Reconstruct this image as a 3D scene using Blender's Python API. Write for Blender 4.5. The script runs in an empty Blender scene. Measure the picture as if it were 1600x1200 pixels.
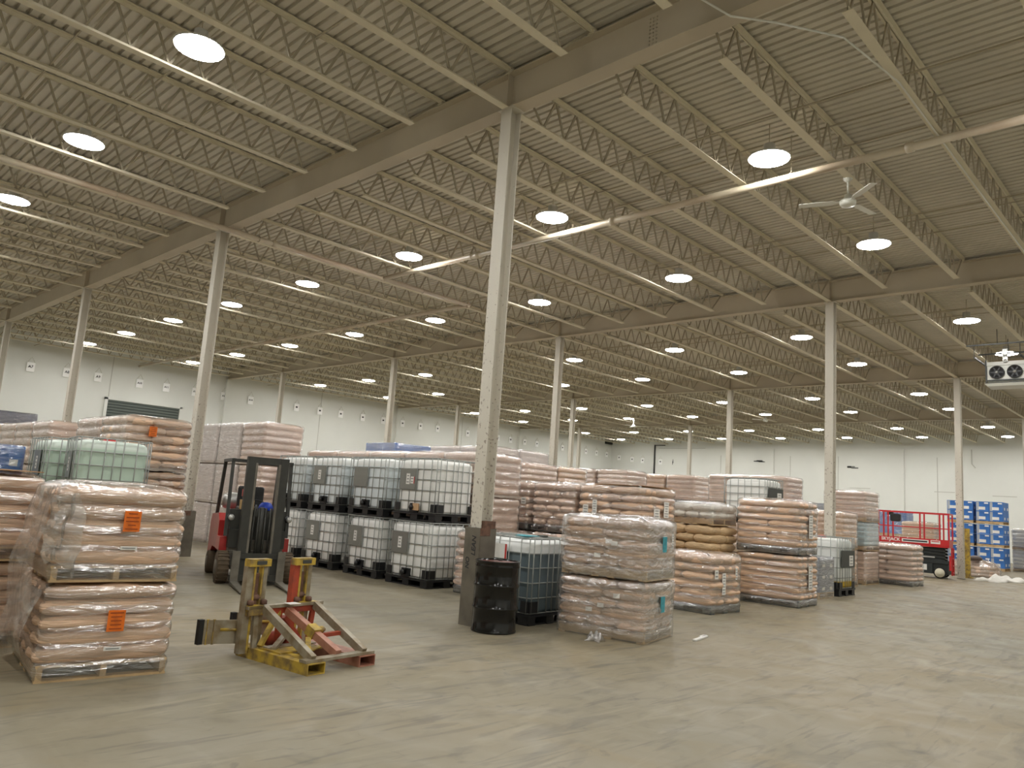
import bpy, math, random
from math import sin, cos, pi, radians as R
from mathutils import Vector as V, Matrix as M

S = bpy.context.scene
C = S.collection
random.seed(7)

# ---------------------------------------------------------------- camera
CAM = (-7.308, -7.4753, 1.6497)
YAW, PITCH, ROLL, FPX = 0.76954, 0.15249, 0.068987, 1188.81
cd = bpy.data.cameras.new('camera'); cam = bpy.data.objects.new('camera', cd); C.objects.link(cam)
fw = V((cos(YAW)*cos(PITCH), sin(YAW)*cos(PITCH), sin(PITCH)))
r0 = V((sin(YAW), -cos(YAW), 0)); u0 = r0.cross(fw)
rr = r0*cos(ROLL)+u0*sin(ROLL); uu = -r0*sin(ROLL)+u0*cos(ROLL)
m = M.Identity(4)
for i in range(3):
    m[i][0] = rr[i]; m[i][1] = uu[i]; m[i][2] = -fw[i]; m[i][3] = CAM[i]
cam.matrix_world = m
cd.sensor_width = 36.0; cd.sensor_fit = 'HORIZONTAL'; cd.lens = FPX/1600*36.0
cd.clip_start = .05; cd.clip_end = 200
S.camera = cam

# ---------------------------------------------------------------- world, exposure, lamp strength
w = bpy.data.worlds.new('hall_air'); S.world = w; w.use_nodes = True
w.node_tree.nodes['Background'].inputs[0].default_value = (0.9, 0.95, 1, 1)
w.node_tree.nodes['Background'].inputs[1].default_value = 0.02
S.view_settings.view_transform = 'Standard'; S.view_settings.look = 'None'
S.view_settings.gamma = 1; S.view_settings.use_curve_mapping = False
S.view_settings.exposure = 0.18
LAMP = 95.0

# the building's grid (metres)
DX, DY = 12.076, 9.158
XW, YW = 4*DX, 3.66*DY
XB, YB = -16.0, -14.0
ZB, ZD = 7.3, 7.95
JS = DY/6

# ---------------------------------------------------------------- materials
def lin(c):
    return tuple((x/12.92 if x <= .04045 else ((x+.055)/1.055)**2.4) for x in c)
def rgb(r, g, b): return lin((r/255, g/255, b/255))+(1,)
MATS = {}
def mat(name, col, rough=.6, metal=0, var=.0, vscale=3, bump=0, bscale=20, bstretch=(1, 1, 1), coat=0, spec=.5, col2=None, rand=0, bdist=.02):
    if name in MATS: return MATS[name]
    mt = bpy.data.materials.new(name); mt.use_nodes = True; MATS[name] = mt
    nt = mt.node_tree; N = nt.nodes; L = nt.links; b = N['Principled BSDF']
    b.inputs['Base Color'].default_value = col
    b.inputs['Roughness'].default_value = rough; b.inputs['Metallic'].default_value = metal
    b.inputs['Coat Weight'].default_value = coat; b.inputs['Coat Roughness'].default_value = .12
    b.inputs['Specular IOR Level'].default_value = spec
    tc = N.new('ShaderNodeTexCoord')
    cur = None
    if var or col2:
        n = N.new('ShaderNodeTexNoise'); n.inputs['Scale'].default_value = vscale; n.inputs['Detail'].default_value = 5
        L.new(tc.outputs['Object'], n.inputs['Vector'])
        mx = N.new('ShaderNodeMix'); mx.data_type = 'RGBA'
        c2 = col2 or tuple(max(0, x*(1-var)) for x in col[:3])+(1,)
        mx.inputs['A'].default_value = c2; mx.inputs['B'].default_value = col
        cr = N.new('ShaderNodeMapRange'); cr.inputs[1].default_value = .35; cr.inputs[2].default_value = .6
        L.new(n.outputs['Fac'], cr.inputs[0]); L.new(cr.outputs[0], mx.inputs['Factor'])
        cur = mx.outputs['Result']
    if rand:
        oi = N.new('ShaderNodeObjectInfo'); hs = N.new('ShaderNodeHueSaturation')
        mr = N.new('ShaderNodeMapRange'); mr.inputs[3].default_value = 1-rand; mr.inputs[4].default_value = 1+rand
        L.new(oi.outputs['Random'], mr.inputs[0]); L.new(mr.outputs[0], hs.inputs['Value'])
        if cur: L.new(cur, hs.inputs['Color'])
        else: hs.inputs['Color'].default_value = col
        cur = hs.outputs['Color']
    if cur: L.new(cur, b.inputs['Base Color'])
    if bump:
        mp = N.new('ShaderNodeMapping'); mp.inputs['Scale'].default_value = bstretch
        L.new(tc.outputs['Object'], mp.inputs['Vector'])
        n2 = N.new('ShaderNodeTexNoise'); n2.inputs['Scale'].default_value = bscale; n2.inputs['Detail'].default_value = 6
        n2.inputs['Distortion'].default_value = .6
        L.new(mp.outputs[0], n2.inputs['Vector'])
        bp = N.new('ShaderNodeBump'); bp.inputs['Strength'].default_value = bump; bp.inputs['Distance'].default_value = bdist
        L.new(n2.outputs['Fac'], bp.inputs['Height']); L.new(bp.outputs[0], b.inputs['Normal'])
    return mt

def film_mat(name, gloss=.16, milk=.10, tint=(1, 1, 1, 1), stretch=(1.5, 1.5, 9), scale=5, bs=.9):
    mt = bpy.data.materials.new(name); mt.use_nodes = True; MATS[name] = mt
    nt = mt.node_tree; N = nt.nodes; L = nt.links; N.remove(N['Principled BSDF'])
    out = N['Material Output']
    tc = N.new('ShaderNodeTexCoord'); mp = N.new('ShaderNodeMapping'); mp.inputs['Scale'].default_value = stretch
    gm = N.new('ShaderNodeNewGeometry')
    L.new(gm.outputs['Position'], mp.inputs['Vector'])
    n = N.new('ShaderNodeTexNoise'); n.inputs['Scale'].default_value = scale; n.inputs['Detail'].default_value = 3; n.inputs['Distortion'].default_value = 1.0
    n.inputs['Roughness'].default_value = .5
    L.new(mp.outputs[0], n.inputs['Vector'])
    bp = N.new('ShaderNodeBump'); bp.inputs['Strength'].default_value = bs; bp.inputs['Distance'].default_value = .04
    L.new(n.outputs['Fac'], bp.inputs['Height'])
    tr = N.new('ShaderNodeBsdfTransparent'); tr.inputs[0].default_value = tint
    gl = N.new('ShaderNodeBsdfGlossy'); gl.inputs['Roughness'].default_value = .2
    df = N.new('ShaderNodeBsdfDiffuse'); df.inputs[0].default_value = (.78, .75, .70, 1)
    L.new(bp.outputs[0], gl.inputs['Normal']); L.new(bp.outputs[0], df.inputs['Normal'])
    n3 = N.new('ShaderNodeTexNoise'); n3.inputs['Scale'].default_value = 2.2; n3.inputs['Detail'].default_value = 8; n3.inputs['Distortion'].default_value = 2.5
    mp3 = N.new('ShaderNodeMapping'); mp3.inputs['Scale'].default_value = (1, 1, 2.6)
    L.new(gm.outputs['Position'], mp3.inputs['Vector']); L.new(mp3.outputs[0], n3.inputs['Vector'])
    mr = N.new('ShaderNodeMapRange'); mr.inputs[1].default_value = .42; mr.inputs[2].default_value = .72
    mr.inputs[3].default_value = milk*.5; mr.inputs[4].default_value = milk*2.4
    L.new(n3.outputs['Fac'], mr.inputs[0])
    m1 = N.new('ShaderNodeMixShader'); L.new(mr.outputs[0], m1.inputs[0]); L.new(tr.outputs[0], m1.inputs[1]); L.new(df.outputs[0], m1.inputs[2])
    lw = N.new('ShaderNodeLayerWeight'); lw.inputs['Blend'].default_value = .25
    ma = N.new('ShaderNodeMath'); ma.operation = 'MULTIPLY_ADD'; ma.inputs[1].default_value = .5; ma.inputs[2].default_value = gloss
    L.new(lw.outputs['Facing'], ma.inputs[0])
    m2 = N.new('ShaderNodeMixShader'); L.new(ma.outputs[0], m2.inputs[0]); L.new(m1.outputs[0], m2.inputs[1]); L.new(gl.outputs[0], m2.inputs[2])
    L.new(m2.outputs[0], out.inputs['Surface'])
    return mt

def emit_mat(name, col, s):
    mt = bpy.data.materials.new(name); mt.use_nodes = True; MATS[name] = mt
    b = mt.node_tree.nodes['Principled BSDF']; b.inputs['Base Color'].default_value = (.8, .8, .8, 1)
    b.inputs['Emission Color'].default_value = col; b.inputs['Emission Strength'].default_value = s
    return mt

mat('white_paint_wall', rgb(228, 229, 222), .75, var=.05, vscale=.35, bump=.12, bscale=1.2)
mat('steel_paint', rgb(226, 218, 194), .6, var=.08, vscale=1.5)
mat('web_paint', rgb(172, 163, 142), .7)
mat('deck_paint', rgb(212, 206, 190), .65, var=.10, vscale=1.1)
mat('girder_paint', rgb(198, 187, 165), .6, var=.12, vscale=.7)
mat('rod_steel', rgb(178, 168, 144), .6)
mat('pipe_paint', rgb(198, 186, 162), .4, vscale=1.2, col2=rgb(180, 160, 136))
mat('lamp_housing', rgb(215, 215, 212), .4)
emit_mat('lamp_glow', (1, .993, .97, 1), LAMP)
mat('white_plastic', rgb(225, 225, 215), .35)
mat('grey_guard', rgb(118, 112, 100), .5, metal=.35, var=.3, vscale=4)
mat('rust', rgb(112, 82, 66), .8, var=.4, vscale=14)
mat('black_paint', rgb(11, 11, 10), .16, bump=.04, bscale=8)
mat('black_rubber', rgb(30, 29, 27), .8)
mat('black_plastic', rgb(30, 31, 32), .45)
mat('drum_lid', rgb(112, 62, 48), .6, var=.5, vscale=6)
mat('cage_steel', rgb(150, 153, 148), .45, metal=.3)
mat('plate_grey', rgb(142, 144, 138), .45, metal=.5)
mat('plate_dark', rgb(62, 64, 60), .5)
mat('sticker', rgb(228, 226, 220), .5)
mat('ink', rgb(40, 40, 42), .6)
mat('label_print', rgb(128, 128, 126), .6)
mat('slip_sheet', rgb(196, 184, 172), .6)
mat('red_ink', rgb(190, 45, 42), .5)
mat('cyan_mark', rgb(50, 160, 176), .5, var=.3, vscale=30)
mat('orange_card', rgb(232, 116, 24), .5, var=.25, vscale=16)
mat('orange_dark', rgb(150, 62, 10), .6)
mat('pallet_wood', rgb(202, 172, 128), .75, var=.28, vscale=5)
mat('pallet_plastic', rgb(74, 78, 78), .5)
mat('kraft_bag', rgb(230, 194, 162), .42, var=.12, vscale=2.5, bump=.7, bscale=5, bstretch=(1, 1, 2.2), bdist=.04, rand=.07)
mat('pink_bag', rgb(230, 202, 182), .42, var=.1, vscale=2.5, bump=.7, bscale=5, bstretch=(1, 1, 2.2), bdist=.04, rand=.06)
mat('grey_bag', rgb(222, 210, 202), .4, var=.06, vscale=2.5, bump=.2, bscale=3.5)
mat('pale_bag', rgb(186, 208, 214), .42, bump=.5, bscale=4)
mat('tan_bag', rgb(214, 184, 142), .5, var=.15, vscale=2.5, bump=.7, bscale=5, bstretch=(1, 1, 2.2), bdist=.04, rand=.07)
mat('white_bag', rgb(226, 222, 212), .5, var=.06, vscale=2.5, bump=.7, bscale=5, bstretch=(1, 1, 2.2), bdist=.04, rand=.04)
mat('dark_bag', rgb(84, 70, 62), .5)
mat('brown_sheet', rgb(170, 132, 92), .8)
mat('blue_carton', rgb(54, 114, 190), .5, var=.25, vscale=2.2)
mat('navy_carton', rgb(58, 62, 96), .5, var=.2, vscale=3)
mat('grey_blue_carton', rgb(120, 128, 144), .5, var=.2, vscale=3)
mat('carton_grey', rgb(168, 174, 180), .5, var=.1, vscale=3)
film_mat('stretch_film', .24, .05, stretch=(1.2, 1.2, 5), scale=3)
film_mat('outer_film', .22, .07, stretch=(1.6, 1.6, 4), scale=3)
film_mat('loose_film', .2, .15, scale=2.5, bs=1, stretch=(1.5, 1.5, 1.5))
mat('lift_red', rgb(196, 34, 38), .4, coat=.3)
mat('lift_dark', rgb(44, 50, 50), .5, var=.3)
mat('wheel_cream', rgb(212, 206, 184), .6)
mat('truck_red', rgb(176, 40, 36), .4, coat=.3, var=.25, vscale=4)
mat('truck_black', rgb(52, 52, 46), .5, var=.25, vscale=6)
mat('truck_grey', rgb(122, 117, 106), .5, metal=.4, var=.3, vscale=6)
mat('tyre', rgb(92, 78, 60), .85, var=.3, vscale=8)
mat('blue_plastic', rgb(20, 62, 176), .5)
mat('silver', rgb(190, 190, 186), .35, metal=.6)
mat('cardboard', rgb(196, 164, 112), .8)
mat('worn_yellow', rgb(190, 160, 60), .55, var=.0, vscale=9, col2=rgb(116, 96, 62))
mat('worn_grey', rgb(158, 150, 132), .45, metal=.3, vscale=8, col2=rgb(128, 112, 84))
mat('worn_orange', rgb(172, 68, 40), .55, vscale=9, col2=rgb(140, 62, 44))
mat('worn_pink', rgb(172, 122, 100), .5, vscale=9, col2=rgb(150, 96, 76))
mat('louvre_green', rgb(104, 112, 104), .5)
mat('louvre_dark', rgb(70, 78, 74), .6)

def liquid_mat(name, low, level, high=rgb(228, 230, 224)):
    mt = bpy.data.materials.new(name); mt.use_nodes = True; MATS[name] = mt
    nt = mt.node_tree; N = nt.nodes; L = nt.links; b = N['Principled BSDF']
    b.inputs['Roughness'].default_value = .38
    tc = N.new('ShaderNodeTexCoord'); sp = N.new('ShaderNodeSeparateXYZ'); L.new(tc.outputs['Object'], sp.inputs[0])
    mr = N.new('ShaderNodeMapRange'); mr.inputs[1].default_value = level-.012; mr.inputs[2].default_value = level+.012
    L.new(sp.outputs['Z'], mr.inputs[0])
    mx = N.new('ShaderNodeMix'); mx.data_type = 'RGBA'; mx.inputs['A'].default_value = low; mx.inputs['B'].default_value = high
    L.new(mr.outputs[0], mx.inputs['Factor']); L.new(mx.outputs['Result'], b.inputs['Base Color'])
    b.inputs['Subsurface Weight'].default_value = 0
    return mt
liquid_mat('bottle_white', rgb(238, 238, 234), 5)
liquid_mat('bottle_bluish', rgb(222, 230, 232), .98, rgb(236, 238, 236))
liquid_mat('bottle_green', rgb(186, 206, 190), 1.0, rgb(214, 226, 216))
liquid_mat('bottle_slate', rgb(98, 112, 118), .95, rgb(232, 234, 232))
liquid_mat('bottle_yellow', rgb(216, 180, 40), .29, rgb(228, 230, 226))

def floor_mat():
    mt = bpy.data.materials.new('concrete_floor'); mt.use_nodes = True; MATS['concrete_floor'] = mt
    nt = mt.node_tree; N = nt.nodes; L = nt.links; b = N['Principled BSDF']
    tc = N.new('ShaderNodeTexCoord')
    def noise(scale, det, dist, st=(1, 1, 1), rz=0):
        mp = N.new('ShaderNodeMapping'); mp.inputs['Scale'].default_value = st; mp.inputs['Rotation'].default_value = (0, 0, rz)
        L.new(tc.outputs['Object'], mp.inputs['Vector'])
        n = N.new('ShaderNodeTexNoise'); n.inputs['Scale'].default_value = scale; n.inputs['Detail'].default_value = det; n.inputs['Distortion'].default_value = dist
        L.new(mp.outputs[0], n.inputs['Vector']); return n.outputs['Fac']
    def rng(f, a, bb, c=0, d=1):
        mr = N.new('ShaderNodeMapRange'); mr.inputs[1].default_value = a; mr.inputs[2].default_value = bb
        mr.inputs[3].default_value = c; mr.inputs[4].default_value = d; L.new(f, mr.inputs[0]); return mr.outputs[0]
    def mix(f, a, bb):
        mx = N.new('ShaderNodeMix'); mx.data_type = 'RGBA'
        if hasattr(f, 'links'): L.new(f, mx.inputs['Factor'])
        else: mx.inputs['Factor'].default_value = f
        for s, v in (('A', a), ('B', bb)):
            if isinstance(v, tuple): mx.inputs[s].default_value = v
            else: L.new(v, mx.inputs[s])
        return mx.outputs['Result']
    base = mix(rng(noise(.16, 3, .5), .38, .62), rgb(127, 121, 103), rgb(138, 127, 103))
    base = mix(rng(noise(.5, 6, 1.2), .55, .72, 0, .55), base, rgb(143, 126, 92))
    scuff = rng(noise(1.1, 9, 2.2, (1, 2.6, 1), .7), .52, .70, 0, .42)
    base = mix(scuff, base, rgb(90, 86, 76))
    scuff2 = rng(noise(2.0, 8, 1.6, (.35, 1.6, 1), -.5), .57, .68, 0, .38)
    base = mix(scuff2, base, rgb(86, 82, 74))
    light = rng(noise(1.6, 8, 2, (1.8, .5, 1), .25), .55, .75, 0, .3)
    base = mix(light, base, rgb(146, 138, 117))
    sc3 = rng(noise(3.4, 6, 1.2, (.3, 2.2, 1), .55), .60, .66, 0, .4)
    base = mix(sc3, base, rgb(86, 80, 72))
    sc4 = rng(noise(2.6, 7, 1.5, (.25, 1.7, 1), -.25), .60, .68, 0, .35)
    base = mix(sc4, base, rgb(156, 147, 124))
    spot = rng(noise(4.2, 5, .8), .66, .72, 0, .35)
    base = mix(spot, base, rgb(80, 76, 72))
    L.new(base, b.inputs['Base Color'])
    ro = rng(noise(1.3, 6, 1), .3, .7, .42, .66); L.new(ro, b.inputs['Roughness'])
    bp = N.new('ShaderNodeBump'); bp.inputs['Strength'].default_value = .12; bp.inputs['Distance'].default_value = .02
    L.new(noise(3, 8, .5), bp.inputs['Height']); L.new(bp.outputs[0], b.inputs['Normal'])
    return mt
floor_mat()

def column_mat():
    mt = bpy.data.materials.new('column_paint'); mt.use_nodes = True; MATS['column_paint'] = mt
    nt = mt.node_tree; N = nt.nodes; L = nt.links; b = N['Principled BSDF']; b.inputs['Roughness'].default_value = .5
    tc = N.new('ShaderNodeTexCoord')
    n = N.new('ShaderNodeTexNoise'); n.inputs['Scale'].default_value = 22; n.inputs['Detail'].default_value = 4; L.new(tc.outputs['Object'], n.inputs['Vector'])
    sp = N.new('ShaderNodeSeparateXYZ'); L.new(tc.outputs['Object'], sp.inputs[0])
    hz = N.new('ShaderNodeMapRange'); hz.inputs[1].default_value = 6.5; hz.inputs[2].default_value = 1.5; hz.inputs[3].default_value = 0; hz.inputs[4].default_value = .12
    L.new(sp.outputs['Z'], hz.inputs[0])
    ad = N.new('ShaderNodeMath'); ad.operation = 'ADD'; L.new(n.outputs['Fac'], ad.inputs[0]); L.new(hz.outputs[0], ad.inputs[1])
    mr = N.new('ShaderNodeMapRange'); mr.inputs[1].default_value = .70; mr.inputs[2].default_value = .76; mr.inputs[4].default_value = .75; L.new(ad.outputs[0], mr.inputs[0])
    mx = N.new('ShaderNodeMix'); mx.data_type = 'RGBA'; mx.inputs['A'].default_value = rgb(206, 200, 186); mx.inputs['B'].default_value = rgb(120, 104, 90)
    L.new(mr.outputs[0], mx.inputs['Factor']); L.new(mx.outputs['Result'], b.inputs['Base Color'])
    return mt
column_mat()

# ---------------------------------------------------------------- mesh building
class MB:
    def __init__(s): s.v = []; s.f = []; s.mi = []; s.mats = []; s.cur = 0; s.sm = []; s.smooth = False
    def use(s, name):
        if name not in s.mats: s.mats.append(name)
        s.cur = s.mats.index(name); return s
    def add(s, vs, fs):
        o = len(s.v); s.v += [tuple(x) for x in vs]
        for f in fs: s.f.append(tuple(i+o for i in f)); s.mi.append(s.cur); s.sm.append(s.smooth)
    def box(s, c, d, rz=0, mtx=None):
        x, y, z = d[0]/2, d[1]/2, d[2]/2
        P = [V((a*x, b*y, e*z)) for a in (-1, 1) for b in (-1, 1) for e in (-1, 1)]
        if rz: P = [M.Rotation(rz, 3, 'Z') @ q for q in P]
        if mtx is not None: P = [mtx @ q for q in P]
        P = [q+V(c) for q in P]
        s.add(P, [(0, 1, 3, 2), (4, 6, 7, 5), (0, 4, 5, 1), (2, 3, 7, 6), (0, 2, 6, 4), (1, 5, 7, 3)]); return s
    def rbox(s, c, d, r=.02, n=3, rz=0):   # vertical-edge rounded box
        pts = []
        x, y = d[0]/2-r, d[1]/2-r
        for cx, cy, a0 in ((x, y, 0), (-x, y, pi/2), (-x, -y, pi), (x, -y, 3*pi/2)):
            for k in range(n+1):
                a = a0+pi/2*k/n; pts.append((cx+r*cos(a), cy+r*sin(a)))
        rt = M.Rotation(rz, 3, 'Z'); z = d[2]/2; e = min(r*.6, z*.4)
        rings = []
        for zz, sc in ((-z, 1-e/max(d[0], .01)*2), (-z+e, 1), (z-e, 1), (z, 1-e/max(d[0], .01)*2)):
            rings.append([rt @ V((px*sc, py*sc, zz))+V(c) for px, py in pts])
        s.loft(rings, cap=True); return s
    def loft(s, rings, cap=True, close=True):
        n = len(rings[0]); vs = [p for r_ in rings for p in r_]; fs = []
        for i in range(len(rings)-1):
            for k in range(n if close else n-1):
                a = i*n+k; b = i*n+(k+1) % n; fs.append((a, b, b+n, a+n))
        if cap: fs.append(tuple(range(n-1, -1, -1))); fs.append(tuple((len(rings)-1)*n+k for k in range(n)))
        s.add(vs, fs); return s
    def bar(s, p, q, w, h, up=(0, 0, 1)):
        p, q = V(p), V(q); d = (q-p).normalized(); up = V(up)
        a = d.cross(up)
        if a.length < 1e-4: a = d.cross(V((1, 0, 0)))
        a.normalize(); b = a.cross(d).normalized()
        P = [e+a*x*w/2+b*y*h/2 for e in (p, q) for x, y in ((-1, -1), (1, -1), (1, 1), (-1, 1))]
        s.add(P, [(3, 2, 1, 0), (4, 5, 6, 7), (0, 1, 5, 4), (1, 2, 6, 5), (2, 3, 7, 6), (3, 0, 4, 7)]); return s
    def tube(s, pts, r, n=8, cap=True):
        pts = [V(p) for p in pts]; rings = []
        for i, p in enumerate(pts):
            d = (pts[min(i+1, len(pts)-1)]-pts[max(i-1, 0)]).normalized()
            a = d.cross(V((0, 0, 1)))
            if a.length < 1e-3: a = d.cross(V((1, 0, 0)))
            a.normalize(); b = a.cross(d)
            rings.append([p+(a*cos(2*pi*k/n)+b*sin(2*pi*k/n))*r for k in range(n)])
        sm = s.smooth; s.smooth = True; s.loft(rings, cap); s.smooth = sm; return s
    def lathe(s, c, prof, n=32, axis='Z', mtx=None):
        rings = []
        for r, z in prof:
            ring = [V((r*cos(2*pi*k/n), r*sin(2*pi*k/n), z)) for k in range(n)]
            if axis == 'X': ring = [V((q.z, q.x, q.y)) for q in ring]
            if axis == 'Y': ring = [V((q.y, q.z, q.x)) for q in ring]
            if mtx is not None: ring = [mtx @ q for q in ring]
            rings.append([q+V(c) for q in ring])
        sm = s.smooth; s.smooth = True; s.loft(rings, True); s.smooth = sm; return s
    def prism(s, poly, a, b, plane='XZ'):   # poly in plane, extruded from a to b on the third axis
        def mk(p, t):
            return {'XZ': (p[0], t, p[1]), 'YZ': (t, p[0], p[1]), 'XY': (p[0], p[1], t)}[plane]
        n = len(poly); s.add([mk(p, a) for p in poly]+[mk(p, b) for p in poly],
            [tuple(range(n)), tuple(range(2*n-1, n-1, -1))]+[(k, (k+1) % n+0, (k+1) % n+n, k+n) for k in range(n)]); return s
    def mesh(s, name):
        me = bpy.data.meshes.new(name); me.from_pydata(s.v, [], s.f)
        for x in s.mats: me.materials.append(MATS[x])
        me.polygons.foreach_set('material_index', s.mi); me.polygons.foreach_set('use_smooth', s.sm)
        import bmesh
        bm = bmesh.new(); bm.from_mesh(me); bmesh.ops.recalc_face_normals(bm, faces=bm.faces); bm.to_mesh(me); bm.free()
        me.update(); return me
def link(name, me, parent=None, loc=(0, 0, 0), rz=0, scale=None):
    o = bpy.data.objects.new(name, me); C.objects.link(o); o.location = loc; o.rotation_euler = (0, 0, rz)
    if scale: o.scale = scale
    if parent: o.parent = parent
    return o
def thing(name, label, cat, loc=(0, 0, 0), rz=0, group=None, me=None):
    o = bpy.data.objects.new(name, me); C.objects.link(o); o.location = loc; o.rotation_euler = (0, 0, rz)
    o['label'] = label; o['category'] = cat; o['kind'] = 'thing'
    if group: o['group'] = group
    if me is None: o.empty_display_size = .2
    return o
def struct(name, me, label=None):
    o = link(name, me); o['kind'] = 'structure'
    if label: o['label'] = label
    return o
def part(mb, name, parent, loc=(0, 0, 0), rz=0, scale=None, label=None):
    o = link(name, mb.mesh(name), parent, loc, rz, scale)
    if label: o['label'] = label
    return o
def B(m): return MB().use(m)
def text_mesh(name, body, size, m_, parent, loc=(0, 0, 0), rot=(0, 0, 0), mtx=None, shear=0, offset=0.0):
    cu = bpy.data.curves.new(name, 'FONT'); cu.body = body; cu.size = size; cu.align_x = 'CENTER'; cu.align_y = 'CENTER'; cu.extrude = .001; cu.shear = shear; cu.offset = offset
    tmp = bpy.data.objects.new('tmp_text', cu); C.objects.link(tmp); bpy.context.view_layer.update()
    me = bpy.data.meshes.new_from_object(tmp.evaluated_get(bpy.context.evaluated_depsgraph_get()))
    bpy.data.objects.remove(tmp); bpy.data.curves.remove(cu); me.name = name; me.materials.clear(); me.materials.append(MATS[m_])
    o = link(name, me, parent, loc); o.rotation_euler = rot
    if mtx is not None: o.matrix_local = mtx
    return o
ORD = ['first', 'second', 'third', 'fourth', 'fifth', 'sixth', 'seventh', 'eighth', 'ninth', 'tenth', 'eleventh', 'twelfth', 'thirteenth', 'fourteenth', 'fifteenth', 'sixteenth']

# ---------------------------------------------------------------- room shell
b = B('concrete_floor'); b.box(((XW+XB)/2, (YW+YB)/2, -.1), (XW-XB+.8, YW-YB+.8, .2))
struct('floor', b.mesh('floor'), 'scuffed tan concrete warehouse floor with dark tyre marks')
# ribbed steel roof deck: ribs run along Y
b = B('deck_paint'); x = XB; rings = []; prof = []
while x < XW+.3:
    prof += [(x, ZD), (x+.095, ZD), (x+.108, ZD+.045), (x+.14, ZD+.045)]
    x += .1524
vs = []; fs = []
for i, (px, pz) in enumerate(prof): vs += [(px, YB, pz), (px, YW+.2, pz)]
for i in range(len(prof)-1): fs.append((2*i, 2*i+1, 2*i+3, 2*i+2))
b.add(vs, fs)
me = bpy.data.meshes.new('ceiling'); me.from_pydata(b.v, [], b.f); me.materials.append(MATS['deck_paint'])
ceil = struct('ceiling', me, 'ribbed painted steel roof deck'); 
b = B('deck_paint'); b.box(((XW+XB)/2, (YW+YB)/2, ZD+.12), (XW-XB+.8, YW-YB+.8, .1)); o = link('roof_board', b.mesh('roof_board'), ceil)

def wallbox(name, c, d, label):
    b = B('white_paint_wall'); b.box(c, d); return struct(name, b.mesh(name), label)
H = ZD+.07
wl = wallbox('wall_left', ((XW+XB)/2, YW+.15, H/2), (XW-XB+.6, .3, H), 'white painted side wall hung with small signs')
wf = wallbox('wall_far', (XW+.3, (YW+YB)/2, H/2), (.3, YW-YB, H), 'white painted end wall behind the loads')
b = B('white_paint_wall'); b.box((XW+.06, (YB+28.7)/2, 3.475), (.18, 28.7-YB, 6.95)); link('wall_panel', b.mesh('wall_panel'), wf)
wallbox('wall_right', ((XW+XB)/2, YB-.15, H/2), (XW-XB+.6, .3, H), 'white side wall out of view')
wallbox('wall_near', (XB-.15, (YW+YB)/2, H/2), (.3, YW-YB, H), 'white end wall out of view')
# wall posts (pilasters) on the two visible walls and joint lines
n = 0
for i in range(0, 4):
    b = B('white_paint_wall'); b.box((i*DX, YW-.1, ZB/2), (.24, .2, ZB)); n += 1; struct('trim_%d' % n, b.mesh('trim_%d' % n), 'slim white wall post')
for y in (DY*.0+.2, DY, 2*DY):
    b = B('white_paint_wall'); b.box((XW-.08, y, 3.46), (.12, .3, 6.92)); n += 1; struct('trim_%d' % n, b.mesh('trim_%d' % n), 'slim white wall post')
mat('joint_line', rgb(196, 195, 186), .8); mat('joint_dark', rgb(52, 52, 50), .7)
for X in (6.0, 18.2, 30.1, 42.3, 43.9):
    b = B('joint_line'); b.box((X, YW-.004, 3.9), (.035, .02, 7.4)); n += 1; struct('trim_%d' % n, b.mesh('trim_%d' % n))
for y in (7.0, 13.4, 16.9, 22.6):
    b = B('joint_line'); b.box((XW-.034, y, 3.2), (.02, .05, 6.4)); n += 1; struct('trim_%d' % n, b.mesh('trim_%d' % n))
b = B('joint_dark'); b.box((XW-.06, 28.8, 4.3), (.12, .09, 5.9)); b.box((XW-.06, 28.3, 7.2), (.1, 1.0, .06)); n += 1; struct('trim_%d' % n, b.mesh('trim_%d' % n), 'dark vertical track on the end wall')
b = B('joint_line'); b.box((XW-.05, 26.2, 6.96), (.05, 4.4, .05)); n += 1; struct('trim_%d' % n, b.mesh('trim_%d' % n))
for (y0, y1, z) in ((11.2, 12.6, 4.2), (7.2, 6.0, 4.15), (3.9, 2.6, 4.02)):
    b = B('joint_line'); b.box((XW-.034, (y0+y1)/2, z), (.02, abs(y1-y0), .05)); n += 1; struct('trim_%d' % n, b.mesh('trim_%d' % n))
# fascia corner piece, top of side wall
b = B('joint_dark'); b.box((XW-.45, YW-.1, 7.42), (.9, .2, .3)); n += 1; struct('trim_%d' % n, b.mesh('trim_%d' % n))
# slatted door in the side wall
b = B('louvre_dark'); b.box((7.77, YW-.02, 2.65), (3.62, .06, 5.3))
d1 = struct('door_1', b.mesh('door_1'), 'dark slatted roll-up door in the side wall')
b = B('louvre_green')
z = .1
while z < 5.28:
    b.box((7.77, YW-.065, z), (3.6, .04, .055)); z += .14
link('slat', b.mesh('slat'), d1)
b = B('white_paint_wall')
for X in (5.9, 9.64): b.box((X, YW-.06, 2.7), (.14, .14, 5.4))
b.box((7.77, YW-.06, 5.37), (3.88, .14, .12)); link('door_frame', b.mesh('door_frame'), d1)

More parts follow.
